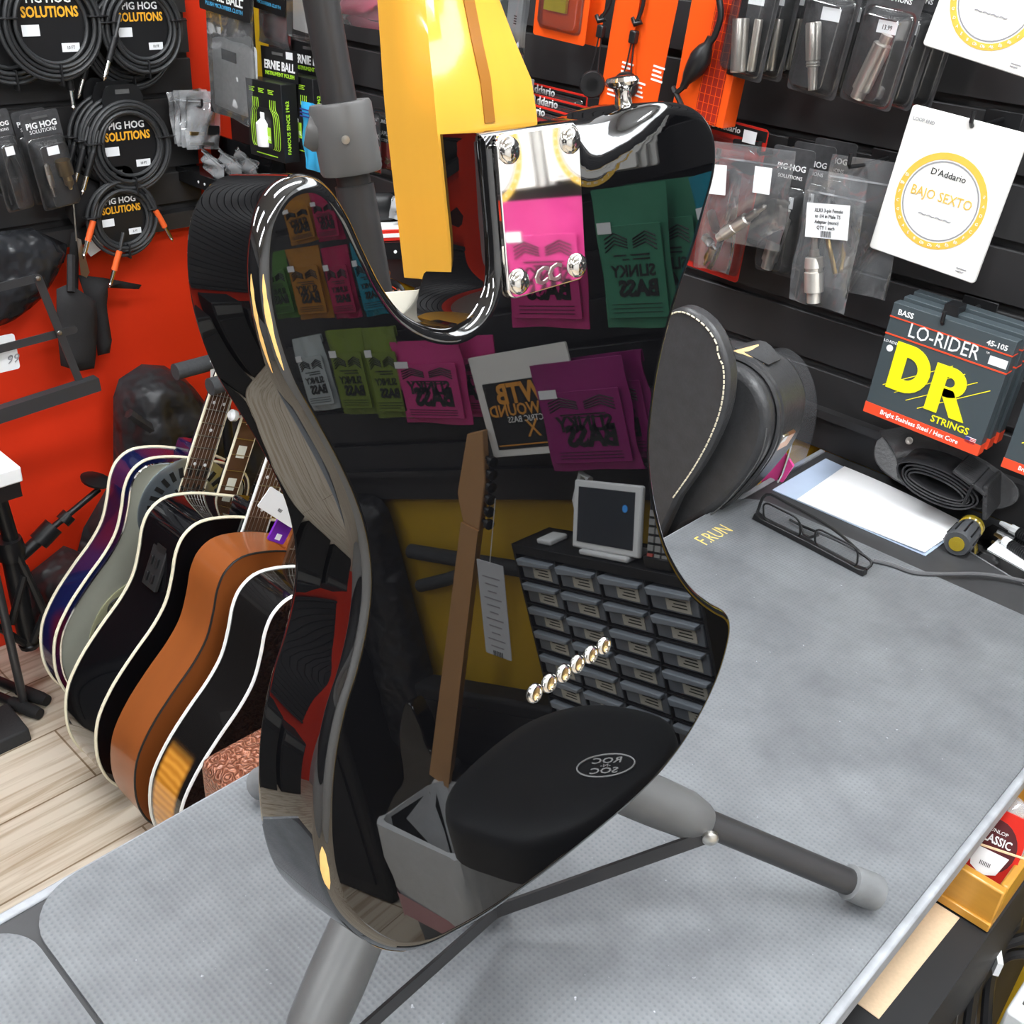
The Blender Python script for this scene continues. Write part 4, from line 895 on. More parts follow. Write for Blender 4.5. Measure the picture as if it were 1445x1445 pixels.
mi = m.inverted(); MB().tube([mi @ onx(102, 262, LX), mi @ onx(108, 340, LX)], .002, 6).build('steel_loop', NICKEL, b)
m, poly = lpoly([(108, 335), (114, 338), (126, 384), (122, 392), (114, 388)], LX); b = thing('hang_tag', 'narrow grey metal hang tag left of the lowest cable', 'tag', m); MB().prism(poly, -.001, 0).build('tag_plate', NICKEL, b)
m, poly = lpoly([(120, 335), (142, 330), (146, 350), (128, 362), (120, 352)], WX + .06); b = thing('hang_tag', 'round-cornered white tag behind the lowest cable', 'tag', m); MB().prism(poly, -.001, 0).build('tag_card', WHITEP, b)
m, w_, h_ = Ql((-28, 480), (20, 470), (-24, 532), -1.93)
b = thing('price_tag', 'white handwritten tag hanging at the left picture edge', 'tag', m); rbox(w_, h_, .001, WHITEP, b, 'tag_card', .006); txt('99', h_ * .34, GRY, b, w_ * .3, -h_ * .8, -.0008, shear=.3)
# ---------------------------------------------------------------- folding music stand at the left edge
GUN = mat('gunmetal', (.085, .085, .09), .38, .6)
sx_ = -1.90
ms = thing('music_stand', 'folded-out wire music stand desk in front of the red wall', 'music stand', MX.Translation(onx(0, 600, sx_)) @ MX.Rotation(PI / 2, 4, 'Z')); mi = ms.matrix_world.inverted()
def bar(p, q, wd, nm, m=GUN, par=None, x=sx_, t=.003, rr=.45):
    a, c = mi @ onx(*p, x), mi @ onx(*q, x); d = (c - a); L = d.length; ang = math.atan2(d.z, d.x)
    o = MB().prism(rrect(-L / 2, -wd / 2, L / 2, wd / 2, wd * rr, 3), -t / 2, t / 2); o.xf(MX.Translation((a + c) / 2) @ MX.Rotation(-ang, 4, 'Y')); return o.build(nm, m, par or ms)
bar((-60, 420), (58, 391), .015, 'desk_bar'); bar((52, 388), (116, 548), .015, 'desk_bar', x=sx_ + .004); bar((-60, 508), (109, 464), .015, 'desk_bar', x=sx_ - .004); 
bar((-60, 604), (138, 540), .028, 'ledge', x=sx_ + .01, t=.02, rr=.06)
for q in ((54, 393), (84, 470), (112, 543)): MB().lathe([(.005, 0), (.004, .002), (0, .003)], mi @ onx(*q, sx_ + .008) + V((0, -.0, 0)), (0, -1, 0), 10).build('rivet', NICKEL, ms)
MB().tube([mi @ V((sx_, onx(-60, 500, sx_).y - .02, 0)), mi @ V((sx_, onx(-60, 500, sx_).y - .02, 1.0))], .009, 10).build('pole', GUN, ms)
# ---------------------------------------------------------------- gig bags leaning on the red wall
b, m = puff_l([(160, 700), (160, 560), (168, 535), (200, 514), (232, 516), (262, 535), (290, 570), (300, 640), (290, 720), (230, 760)], -2.06, .10, NYL, 'gig_bag', 'black gig bag leaning behind the resonator guitar', 'gig bag', 'bag_body', step=.018, R=.07, amp=.007, seed=5)
mi2 = m.inverted(); MB().tube([mi2 @ (onx(*q, -2.06) + V((.085, -.02, 0))) for q in ((166, 562), (200, 585), (240, 600), (262, 610))], .012, 6).build('carry_strap', NYL, b)
puff_l([(88, 860), (118, 745), (150, 690), (330, 590), (400, 610), (400, 760), (300, 840), (180, 850)], -2.12, .05, NYL, 'gig_bag', 'black gig bag lying low behind the guitars along the red wall', 'gig bag', 'bag_body', step=.025, R=.07, amp=.008, seed=6)
puff_l([(20, 880), (40, 810), (90, 770), (140, 790), (160, 850), (120, 880)], -2.08, .12, NYL, 'gig_bag', 'black bag heaped on the floor behind the black tripod', 'bag', 'bag_body', step=.025, R=.07, amp=.009, seed=7)
# ---------------------------------------------------------------- black tripod and odd stands, bottom left
tx = -1.95
tp = thing('tripod_stand', 'black tripod stand with folded struts at the left edge', 'stand', MX.Translation(onx(20, 905, tx))); ti = tp.matrix_world.inverted()
def T(px, py, x=tx): return ti @ onx(px, py, x)
MB().tube([T(-6, 690), T(18, 770)], .016, 12).build('tube', BLACKP, tp); MB().tube([T(14, 775), T(40, 905)], .020, 12).build('main_tube', BLACKP, tp)
MB().lathe([(.026, -.02), (.03, 0), (.026, .025)], T(14, 775), (0, 0, 1), 14).build('clamp', BLACKP, tp)
for a, c in (((22, 778), (68, 872)), ((34, 800), (63, 868)), ((62, 866), (46, 906)), ((-10, 880), (34, 908)), ((34, 812), (16, 880))): MB().tube([T(*a, tx + .02), T(*c, tx + .02)], .008, 8).build('strut', BLACKP, tp)
MB().lathe([(.02, 0), (.022, .01), (.012, .02)], T(42, 912), (0, 0, 1), 12).build('foot', BLACKP, tp)
bm_ = thing('boom_arm', 'telescopic black boom arm with a disc end pointing at the guitars', 'boom arm', MX.Translation(onx(32, 782, tx))); ti = bm_.matrix_world.inverted()
MB().tube([T(28, 786), T(70, 748)], .013, 12).build('outer_tube', BLACKP, bm_); MB().tube([T(70, 748), T(140, 690)], .007, 10).build('inner_tube', BLACKP, bm_)
MB().tube([T(54, 765), T(76, 742)], .021, 12).build('collar', BLACKP, bm_); MB().tube([T(88, 736), T(98, 726)], .016, 12).build('collar', BLACKP, bm_)
MB().lathe([(.008, 0), (.03, .004), (.032, .010), (.008, .016)], T(134, 682), (.2, .3, 1), 18).build('disc', BLACKP, bm_)
k = thing('white_board', 'white board end with a screw at the left edge', 'board', MX.Translation(onx(5, 665, -1.75)))
bx((-.02, -.06, 0), (.10, .16, .03)).build('board', WHITEP, k, bevel=.003); bx((-.02, -.06, -.03), (.09, .15, .03)).build('under_frame', BLACKP, k)
for i, (a, c, z) in enumerate((((-40, 934), (54, 972), .04), ((-40, 958), (44, 993), .035))):
    k = thing('stand_leg_end', ('black rubber-tipped leg lying on the floor, upper of the pair', 'black rubber-tipped leg lying on the floor, lower of the pair')[i], 'stand leg')
    p, q = onz(*a, z), onz(*c, z); p.z = q.z = .0145
    MB().tube([p, q], .011, 12).build('tube', BLACKP, k); MB().tube([q - (q - p).normalized() * .06, q, q + (q - p).normalized() * .02], [.0135, .0145, .012], 14).build('rubber_tip', RUBBER, k)
k = thing('rubber_wedge', 'dark rubber wedge on the floor at the left edge', 'wedge', onz(4, 1040, .0)); MB().prism([(-.05, 0), (.05, 0), (.045, .03), (-.05, .04)], -.04, .04).build('wedge', RUBBER, k, bevel=.004)
# ================================================================ guitars in the floor rack
HALF = [(0, -.018), (.05, -.016), (.10, -.004), (.145, .025), (.182, .078), (.203, .150), (.196, .218), (.174, .285), (.151, .342), (.140, .392), (.144, .445), (.151, .488), (.146, .525), (.120, .553), (.065, .566), (0, .568)]
FRETW = mat('rosewood', (.085, .04, .022), .4, noise=.3, scale=30)
CREAM = mat('cream_binding', (.82, .76, .58), .35)
def gloss(n, c, r=.06, **k): return mat(n, c, r, ior=1.6, coat=.6, **k)
def outline(sc, off=0):
    P = [(s * sc, t * sc) for s, t in HALF] + [(-s * sc, t * sc) for s, t in HALF[-2:0:-1]]
    Q_ = catmull([V((a, b, 0)) for a, b in P], 4, True)
    if off:
        n = len(Q_); Q_ = [Q_[i] - V(((Q_[(i + 1) % n] - Q_[i - 1]).normalized().y, -(Q_[(i + 1) % n] - Q_[i - 1]).normalized().x, 0)) * off for i in range(n)]
    return Q_
def acoustic(x, lab, d, side, topm, backm, bind, sc=1, up=0, fbind=None, kind='', fb=FRETW, dots=1):
    g = thing('acoustic_guitar', lab, 'guitar', (x, .697 + .4226 * up, .012 + .9063 * up), (-math.radians(25), 0, 0), group=None)
    ol = outline(sc); n = len(ol)
    # sides
    vs = [V((0, p.x, p.y)) for p in ol] + [V((-d, p.x, p.y)) for p in ol]
    MB().add(vs, [(i, (i + 1) % n, n + (i + 1) % n, n + i) for i in range(n)]).build('sides', side, g)
    MB().add([V((.0, p.x, p.y)) for p in ol], [list(range(n))]).build('top', topm, g, smooth=False)
    MB().add([V((-d, p.x, p.y)) for p in ol], [list(range(n))[::-1]]).build('back', backm, g, smooth=False)
    if bind:
        for xx in (-.002, -d + .002): MB().tube([(xx, p.x, p.y) for p in ol], .0032, 6, True).build('binding', bind, g)
    top = .568 * sc; fb0 = .33 * sc if kind != 'res' else .40 * sc; hz = top + .36
    # neck, fretboard
    nk = MB().add([V((a, s * b, c)) for c, wd, a in ((top, .056, -.022), (top + .02, .055, -.018), (hz, .044, -.014)) for a, s, b in ((0, 1, wd / 2), (0, -1, wd / 2), (a, -1, wd / 3), (a, 1, wd / 3))], [(0, 1, 2, 3), (8, 11, 10, 9)] + [(j * 4 + i, j * 4 + (i + 1) % 4, (j + 1) * 4 + (i + 1) % 4, (j + 1) * 4 + i) for j in range(2) for i in range(4)]).build('neck', side, g)
    bx((-.03, 0, top + .012), (.06, .05, .03)).build('heel', side, g, bevel=.008)
    fbx = MB().add([V((xx, s * wd / 2, c)) for c, wd in ((fb0, .060), (hz, .044)) for xx, s in ((.0005, -1), (.0005, 1), (.0065, 1), (.0065, -1))], [(0, 3, 2, 1), (4, 5, 6, 7), (0, 1, 5, 4), (1, 2, 6, 5), (2, 3, 7, 6), (3, 0, 4, 7)]).build('fretboard', fb, g)
    if fbind:
        for s in (-1, 1): MB().tube([(.004, s * .0305, fb0), (.004, s * .0225, hz)], .003, 6).build('fretboard_binding', fbind, fbx)
    L = (hz - fb0) / (1 - 2 ** (-20 / 12)); 
    for k in range(1, 20):
        z = hz - L * (1 - 2 ** (-k / 12)); wd = .044 + (.060 - .044) * (hz - z) / (hz - fb0); bx((.0072, 0, z), (.0016, wd, .0018)).build('fret', NICKEL, fbx)
    for k in (3, 5, 7, 9, 12, 15):
        z = hz - L * (1 - 2 ** (-(k - .5) / 12))
        for s in ((-.012, .012) if k in (7, 12) else (0,)): MB().lathe([(.0035, 0), (.0035, .0008), (0, .0009)], (.0064, s, z), (1, 0, 0), 10).build('inlay', STICK, fbx)
    zb = .16 * sc
    for k in range(6):
        a = (k - 2.5) / 2.5; MB().tube([(.012, a * .026, zb), (.009, a * .018, hz)], .0006, 4).build('string', NICKEL, g)
    hd = MB().prism([(-.022, 0), (.022, 0), (.035, .04), (.032, .17), (.012, .18), (0, .165), (-.012, .18), (-.032, .17), (-.035, .04)], 0, .014); hd.v = [V((-p.y - (p.z * .22), p.x, p.z + hz)) for p in hd.v]; hs = hd.build('headstock', side, g, bevel=.002)
    for k in range(6):
        s = 1 if k % 2 else -1; MB().lathe([(.003, 0), (.003, .01), (.008, .012), (.008, .02), (0, .022)], (-.02, s * .034, hz + .05 + .045 * (k // 2)), (0, s, 0), 10).build('tuning_peg', CHROME, hs)
    if kind != 'res':
        MB().lathe([(.05, 0), (.05, .0008), (0, .0009)], (0, 0, .40 * sc), (1, 0, 0), 24).build('sound_hole', INK, g)
        bx((.006, 0, zb), (.012, .15, .03)).build('bridge', fb, g, bevel=.003)
    return g
BLKG = gloss('gloss_black', (.004, .004, .005), .05)
g2 = acoustic(-1.50, 'glossy black cream-bound acoustic guitar with preamp panel, in the floor rack', .122, BLKG, BLKG, BLKG, CREAM, fbind=mat('white_binding', (.85, .85, .82), .35))
# preamp panel on its upper side
pp = None
ol = outline(1); cand = min(ol, key=lambda p: (p.x + .143) ** 2 + (p.y - .45) ** 2)
pb = bx((-.052, cand.x - .002, .445), (.046, .008, .095)).build('preamp_panel', MATTE, g2, bevel=.002)
for k in range(4): bx((-.062 + .018 * (k % 2), cand.x - .008, .418 + .032 * (k // 2)), (.007, .006, .018)).build('slider', BLACKP, pb, bevel=.001)
bx((-.046, cand.x - .0068, .478), (.03, .001, .012)).build('tuner_display', INK, pb)
BRN = mat('brown_mahogany', (.27, .075, .018), .28, noise=.25, scale=12, aniso=(1, 1, .25), coat=.3)
g3 = acoustic(-1.365, 'plain brown worn acoustic guitar between two black ones', .088, BRN, BRN, BRN, None, .985)
o2 = outline(.985); MB().tube([(-.001, p.x, p.y) for p in o2], .0022, 5, True).build('dark_edge', INK, g3)
def burst_mat():
    m = bpy.data.materials.new('sunburst'); t, n, l, p = nodes(m); tc = n.new('ShaderNodeTexCoord'); sp = n.new('ShaderNodeSeparateXYZ'); l.new(tc.outputs['Object'], sp.inputs[0])
    def rng(o, c, h):
        a = n.new('ShaderNodeMath'); a.operation = 'SUBTRACT'; l.new(o, a.inputs[0]); a.inputs[1].default_value = c
        b = n.new('ShaderNodeMath'); b.operation = 'ABSOLUTE'; l.new(a.outputs[0], b.inputs[0])
        d = n.new('ShaderNodeMapRange'); d.interpolation_type = 'SMOOTHERSTEP'; l.new(b.outputs[0], d.inputs[0]); d.inputs[1].default_value = h; d.inputs[2].default_value = h * .62; return d.outputs[0]
    a, b = rng(sp.outputs[2], .13, .105), rng(sp.outputs[0], -.055, .040)
    q = n.new('ShaderNodeMath'); q.operation = 'MULTIPLY'; l.new(a, q.inputs[0]); l.new(b, q.inputs[1])
    wv = n.new('ShaderNodeTexWave'); wv.bands_direction = 'Z'; wv.inputs['Scale'].default_value = 22; wv.inputs['Distortion'].default_value = 3; l.new(tc.outputs['Object'], wv.inputs[0])
    cr = n.new('ShaderNodeMix'); cr.data_type = 'RGBA'; cr.inputs[6].default_value = (.50, .19, .02, 1); cr.inputs[7].default_value = (.68, .30, .04, 1); l.new(wv.outputs['Fac'], cr.inputs[0])
    mx = n.new('ShaderNodeMix'); mx.data_type = 'RGBA'; mx.inputs[6].default_value = (.006, .005, .005, 1); l.new(q.outputs[0], mx.inputs[0]); l.new(cr.outputs[2], mx.inputs[7]); l.new(mx.outputs[2], p.inputs['Base Color'])
    p.inputs['Roughness'].default_value = .12; p.inputs['Coat Weight'].default_value = .6; return m
BUR = burst_mat()
WBIND = mat('white_binding', (.85, .85, .82), .35)
g4 = acoustic(-1.22, 'black sunburst white-bound acoustic guitar nearest the grey bench', .10, BUR, BLKG, BLKG, WBIND, .97, fbind=WBIND)
def res_side():  # burgundy patches are red reflections painted into the navy lacquer
    m = bpy.data.materials.new('navy_painted_reflections'); t, n, l, p = nodes(m); tc = n.new('ShaderNodeTexCoord'); nz = n.new('ShaderNodeTexNoise'); nz.inputs['Scale'].default_value = 5; l.new(tc.outputs['Object'], nz.inputs[0])
    cr = n.new('ShaderNodeValToRGB'); cr.color_ramp.elements[0].position = .44; cr.color_ramp.elements[0].color = (.006, .009, .05, 1); cr.color_ramp.elements[1].position = .54; cr.color_ramp.elements[1].color = (.06, .006, .02, 1); l.new(nz.outputs['Fac'], cr.inputs[0]); l.new(cr.outputs[0], p.inputs['Base Color']); p.inputs['Roughness'].default_value = .1; p.inputs['Coat Weight'].default_value = .6; return m
RS = res_side(); SMET = mat('olive_mirror_metal', (.42, .43, .36), .35, .35)
g1 = acoustic(-1.72, 'dark blue resonator guitar with silver front plates, leftmost in the rack', .06, RS, RS, RS, CREAM, .95, .065, kind='res', fbind=CREAM)
oi = outline(.95, .012)
MB().add([V((.0008, p.x, p.y)) for p in oi], [list(range(len(oi)))]).build('metal_front', SMET, g1, smooth=False)
MB().tube([(.001, p.x, p.y) for p in oi], .0022, 5, True).build('plate_edge', CHROME, g1)
STEELB = mat('blue_grey_steel', (.40, .46, .52), .3, .9)
cp = MB().lathe([(.105, 0), (.105, .002), (.10, .004), (0, .006)], (.0012, 0, .44), (1, 0, 0), 48).build('sound_plate', STEELB, g1)
for ring_, cnt, hh in ((.078, 26, .022), (.045, 22, .011)):
    for k in range(cnt):
        a = 2 * PI * k / cnt; bx((.0062 + (.105 - ring_) * .02, ring_ * math.sin(a), .44 + ring_ * math.cos(a)), (.0012, .009 if hh > .015 else .005, hh), MX.Rotation(-a, 3, 'X')).build('slot', INK, cp)
lp = MB().lathe([(.125, 0), (.125, .002), (.12, .005), (0, .010)], (.0012, 0, .165), (1, 0, 0), 48).build('cover_plate', mat('pale_olive_plate', (.55, .54, .34), .25, .7), g1)
for ring_, cnt, rr in ((.098, 12, .022), (.06, 7, .020)):
    for k in range(cnt):
        a = 2 * PI * k / cnt; c = V((.0075 + (.12 - ring_) * .04, ring_ * math.sin(a), .165 + ring_ * math.cos(a)))
        MB().tube([c + V((0, rr * math.sin(q * PI / 8), rr * math.cos(q * PI / 8))) for q in range(16)], .0018, 4, True).build('lace_ring', INK, lp)
        for q in range(5): bx(c, (.0015, .0022, rr * 1.7), MX.Rotation(q * PI / 5, 3, 'X')).build('lace_spoke', INK, lp)
MB().tube([(.016, -.03, -.005), (.018, -.028, .06), (.018, .028, .06), (.016, .03, -.005)], .004, 8).build('tailpiece', CHROME, g1)
# banjo between resonator and black guitar
bj = thing('banjo', 'banjo neck with square pearl inlays and a white fifth peg', 'banjo', (-1.668, .745, .012), (-math.radians(25), 0, 0))
MB().lathe([(.135, 0), (.138, .002), (.138, .014), (.135, .016)], (-.012, 0, .20), (1, 0, 0), 40).build('pot', mat('dark_maple', (.10, .03, .02), .2), bj)
MB().lathe([(.132, 0), (0, .001)], (.0042, 0, .20), (1, 0, 0), 40).build('head', WHITEP, bj)
MB().add([V((a, s * b, c)) for c, wd in ((.34, .046), (.92, .036)) for a, s, b in ((.006, 1, wd / 2), (.006, -1, wd / 2), (-.011, -1, wd / 3), (-.011, 1, wd / 3))], [(0, 1, 2, 3), (4, 7, 6, 5)] + [(i, (i + 1) % 4, 4 + (i + 1) % 4, 4 + i) for i in range(4)]).build('neck', BLKG, bj)
fbb = bx((.0085, 0, .63), (.005, .044, .58)).build('fretboard', FRETW, bj)
for s in (-1, 1): bx((.0085, s * .0225, .63), (.0056, .002, .58)).build('fretboard_binding', CREAM, fbb)
for k in range(8): bx((.0112, 0, .42 + .07 * k), (.0008, .020, .026)).build('pearl_inlay', mat('pearl', (.75, .76, .68), .3), fbb)
for k in range(16): bx((.0114, 0, .385 + .034 * k), (.0014, .044, .0014)).build('fret', NICKEL, fbb)
MB().lathe([(.003, 0), (.003, .012), (.011, .014), (.012, .024), (.006, .03)], (.006, -.022, .70), (0, -1, 0), 14).build('fifth_peg', WHITEP, bj)
MB().prism([(-.02, 0), (.02, 0), (.045, .07), (.03, .18), (-.03, .18), (-.045, .07)], 0, .014, MX.Translation((0, 0, .92)) @ MX.Rotation(PI / 2, 4, 'Z')).build('headstock', BLKG, bj, bevel=.002)
# foam pegs and rail of the rack
FOAM = mat('grey_foam', (.045, .047, .05), .85, noise=.25, scale=200, bump=.4)
rk = thing('guitar_rack', 'floor rack rail with grey foam pegs between the guitar necks', 'guitar rack', (-1.5, 1.17, 0))
zr = .70
pegs = ((-1.815, 247, 525), (-1.655, 296, 546), (-1.62, 343, 576))
bx((-.0625, .0, .685), (.83, .022, .022)).build('top_rail', BLACKP, rk)
bx((-.25, -.44, .028), (.14, .05, .05)).build('floor_rail', FOAM, rk)
for x in (-.47, .345): MB().tube([(x, 0, .01), (x, 0, .69)], .012, 10).build('upright', BLACKP, rk); MB().tube([(x, .06, .012), (x, -.30, .012)], .012, 10).build('foot_bar', BLACKP, rk)
for x, px, py in pegs:
    P = onx(px, py, x); a = V((x + 1.5, P.y - 1.17, P.z)); MB().tube([a, a + V((0, 1.165 - P.y + .0, 0))], .017, 14).build('foam_peg', FOAM, rk)
    MB().tube([a + V((0, 1.165 - P.y, 0)), V((a.x, 0, .69))], .009, 8).build('peg_post', BLACKP, rk)
# tags and the tooled leather box
for (tl, tr, bl, x, lab) in (((388, 690), (425, 715), (384, 728), -1.28, 'white barcode tag hanging by the brown guitar neck'), ((300, 452), (335, 446), (274, 540), -1.80, 'white sheet hanging behind the resonator guitar neck')):
    m, w_, h_ = Ql(tl, tr, bl, x); b = thing('price_tag', lab, 'tag', m); rbox(w_ * 1.3, h_, .001, WHITEP, b, 'tag_card', .003); txt('IIIII', h_ * .2, INK, b, 0, -h_ * .7, -.0008)
m, w_, h_ = Ql((398, 722), (420, 730), (396, 768), -1.30); b = thing('purple_pack', 'small purple pack behind the brown guitar neck', 'plastic pack', m); rbox(w_, h_, .004, mat('purple_print', (.16, .02, .38), .4), b, 'card', .004); bx((0, -.0004, -h_ * .8), (w_ * .3, .0006, h_ * .2)).build('white_print', WHITEI, b)
def tooled():
    m = bpy.data.materials.new('tooled_leather'); t, n, l, p = nodes(m); tc = n.new('ShaderNodeTexCoord'); wv = n.new('ShaderNodeTexWave'); wv.wave_type = 'RINGS'; wv.inputs['Scale'].default_value = 22; wv.inputs['Distortion'].default_value = 22; wv.inputs['Detail'].default_value = 1.5; wv.inputs['Detail Scale'].default_value = 2.6
    l.new(tc.outputs['Object'], wv.inputs[0]); bp = n.new('ShaderNodeBump'); bp.inputs['Strength'].default_value = .9; bp.inputs['Distance'].default_value = .004; l.new(wv.outputs['Fac'], bp.inputs['Height']); l.new(bp.outputs[0], p.inputs['Normal'])
    cr = n.new('ShaderNodeMix'); cr.data_type = 'RGBA'; cr.inputs[6].default_value = (.20, .06, .03, 1); cr.inputs[7].default_value = (.50, .21, .13, 1); l.new(wv.outputs['Fac'], cr.inputs[0]); l.new(cr.outputs[2], p.inputs['Base Color']); p.inputs['Roughness'].default_value = .32; return m
TL_ = tooled()
p = [onz(*q, .36) for q in ((285, 1070), (395, 1022))]
lb = thing('leather_amp', 'tooled brown leather covered box beside the bench', 'box', (-.885, .755, 0))
bx((0, 0, .228), (.43, .40, .43)).build('cabinet', TL_, lb, bevel=.018, seg=3)
MB().tube([(-.19, -.165, .4435), (.2, -.165, .4435)], .004, 6).build('stitched_seam', TL_, lb)
for s in (-1, 1): bx((s * .16, 0, .006), (.03, .3, .012)).build('foot', RUBBER, lb)
# ================================================================ case behind the bench end
HIDE = mat('black_leatherette', (.042, .042, .044), .36, noise=.35, scale=60, bump=.25, bscale=260)
THREAD = mat('cream_thread', (.70, .64, .48), .7)
def XZ(pts, y): return [(p.x, p.z) for p in (ony(a, b, y) for a, b in pts)]
arc_a = XZ([(900, 470), (925, 450), (948, 438), (965, 434), (985, 443), (1005, 462), (1020, 492), (1028, 530), (1024, 575), (1008, 620), (985, 662), (955, 705)], 1.0)
arc_a = [(p.x, p.y) for p in catmull([V((a, b, 0)) for a, b in arc_a], 3)]
cs = thing('leather_cover', 'black leather flap with cream edge stitching beside the guitar waist', 'cover', (0, 1.0, 0))
MB().prism(arc_a + [(-.66, .80), (-.70, .0), (-.80, .0), (-.80, 1.0)], 0, .022).build('flap', HIDE, cs, bevel=.005)
st_ = [(x - .0055 * (1 if z < 1.14 else .3), z - (.0055 if z > 1.13 else 0)) for x, z in arc_a]
for i in range(4, len(st_) - 1):
    a, b = V((st_[i][0], -.0012, st_[i][1])), V((st_[i + 1][0], -.0012, st_[i + 1][1])); L = (b - a).length; k = max(1, int(L / .0055))
    for q in range(k):
        MB().tube([a + (b - a) * ((q + .12) / k), a + (b - a) * ((q + .84) / k)], .0011, 5).build('stitch', THREAD, cs)
arc_b = XZ([(985, 497), (1010, 489), (1035, 493), (1070, 503), (1098, 525), (1113, 555), (1116, 585), (1108, 620), (1090, 650), (1065, 680), (1040, 703), (1000, 727)], 1.1)
arc_b = [(p.x, p.y) for p in catmull([V((a, b, 0)) for a, b in arc_b], 3)]
cb = thing('instrument_case', 'worn black hard case with brass latch and torn top, behind the bench end', 'case', (0, 1.1, 0))
tail = [(-.66, .80), (-.68, 0), (-.80, 0), (-.80, .95)]
MB().prism(arc_b + tail, -.055, -.028).build('lid', HIDE, cb, bevel=.010, seg=3)
MB().prism([(x - .003, z - .002) for x, z in arc_b] + tail, -.028, .045).build('shell', HIDE, cb, bevel=.006)
for yy in (-.030, -.021): MB().tube([(x + .001, yy, z + .001) for x, z in arc_b], .0035, 6).build('edge_rib', HIDE, cb)
MB().tube([(x + .000, -.054, z - .002) for x, z in arc_b[18:]], .0008, 5).build('edge_stitch', GREYP, cb)
lx, lz = XZ([(1098, 622)], 1.1)[0]
lt = bx((lx + .004, .005, lz), (.006, .034, .026), MX.Rotation(.35, 3, 'Y')).build('latch', mat('copper_latch', (.62, .36, .22), .3, .9), cb, bevel=.002)
bx((lx + .008, -.004, lz + .008), (.005, .014, .014), MX.Rotation(.35, 3, 'Y')).build('latch_hasp', NICKEL, lt, bevel=.002)
tx_, tz_ = XZ([(1062, 502)], 1.1)[0]
MB().add([V((tx_ - .022, -.01, tz_ + .002)), V((tx_ + .02, -.004, tz_ - .004)), V((tx_ + .012, .02, tz_ + .0025)), V((tx_ - .004, .016, tz_ + .010))], [(0, 1, 2, 3), (3, 2, 1, 0)]).build('torn_lining', mat('tan_lining', (.72, .48, .22), .8), cb)
MB().grid(lambda u, v: V((tx_ - .024 + .05 * u, -.004 + .028 * v, tz_ + .004 + .012 * math.sin(PI * u) * v - .006 * u)), 6, 3, .002).build('torn_flap', HIDE, cb)
cc = thing('clear_cover', 'clear bent plastic cover standing behind the worn black case', 'plastic cover', (0, 1.23, 0))
arc_c = [(p.x, p.y) for p in catmull([V((a, b, 0)) for a, b in XZ([(1078, 500), (1092, 493), (1112, 497), (1133, 518), (1147, 560), (1144, 610), (1130, 655)], 1.25)], 4)] + [(-.625, .80), (-.64, .4), (-.64, 0)]
MB().grid(lambda u, v: V((arc_c[round(u * (len(arc_c) - 1))][0], -.03 + .06 * v, arc_c[round(u * (len(arc_c) - 1))][1])), len(arc_c) - 1, 1).build('bent_sheet', film('violet_film', (.95, .92, .98), haze=.05, bump=0, gloss=.3), cc)
MB().tube([(x, -.03, z) for x, z in arc_c], .0016, 5).build('sheet_edge', film('edge_film', haze=.5), cc)
pk = thing('pink_card', 'bright pink card standing between the case and the clear cover', 'card', (0, 1.205, 0))
MB().prism(XZ([(1068, 700), (1085, 645), (1098, 615), (1108, 640), (1119, 658)], 1.205) + [(-.625, .80), (-.64, 0), (-.70, 0), (-.70, .8)], 0, .004).build('card', mat('hot_pink', (.85, .08, .32), .5), pk)
# ================================================================ things lying on the bench
def on(px, py, z=BZ): return onz(px, py, z)
BT = BZ - .0035
pd = thing('paper_pad', 'white paper in a clear sleeve lying on the bench by the wall', 'paper', (-.476, 1.236, BT), .0)
a_, b_, c_, d_ = [onz(x, y, BT) for x, y in ((1090, 692), (1165, 648), (1367, 741), (1306, 785))]
P0 = V((-.476, 1.236, BT))
def quad(pts, th, nm, m, par, z=0): return MB().prism([(p.x - P0.x, p.y - P0.y) for p in pts], 0, th).xf(MX(((1, 0, 0, 0), (0, 0, 1, 0), (0, 1, 0, z), (0, 0, 0, 1)))).build(nm, m, par)
quad([a_, b_, c_, d_], .0014, 'clear_sleeve', mat('blue_sleeve', (.50, .60, .76), .25), pd)
def papr(u, v):
    p = (a_ + (d_ - a_) * (.17 + .82 * u)) * (1 - v) * 1 + (b_ + (c_ - b_) * (.14 + .85 * u)) * v
    return V((p.x - P0.x, p.y - P0.y, .0024 + .0035 * u * u * (1 - v) + .002 * math.sin(u * 4) * v))
MB().grid(papr, 14, 8, .0012).build('paper_sheet', mat('bright_paper', (.93, .93, .94), .6, noise=.01), pd)
# reading glasses, resting upside down
gl = thing('reading_glasses', 'black rectangular reading glasses lying upside down on the bench', 'glasses', V((-.5555, 1.078, BZ)), -.085)
def rim(x0, x1): return [V((a, .004 - .012 * (b / .036), b)) for a, b in rrect(x0, .006, x1, .037, .010, 4)]
for x0, x1 in ((.012, .068), (.090, .150)):
    r_ = MB().tube(rim(x0, x1), .0013, 6, True).build('lens_rim', BLACKP, gl); q = rim(x0, x1)
    MB().add(q, [list(range(len(q)))]).build('lens', film('lens_glass', haze=.02, bump=0), r_)
MB().prism([(-.004, 0), (.161, 0), (.160, .009), (.150, .007), (.080, .0085), (.012, .007), (-.002, .010)], -.001, .009).build('brow_bar', BLACKP, gl, bevel=.0012)
MB().tube([(.066, .0, .024), (.074, -.003, .017), (.083, -.003, .017), (.092, 0, .024)], .0019, 6).build('bridge', BLACKP, gl)
MB().tube(catmull([(-.002, .006, .008), (.001, .014, .034), (.03, .024, .030), (.09, .034, .020), (.135, .038, .004)], 4), .0019, 6).build('temple', BLACKP, gl)
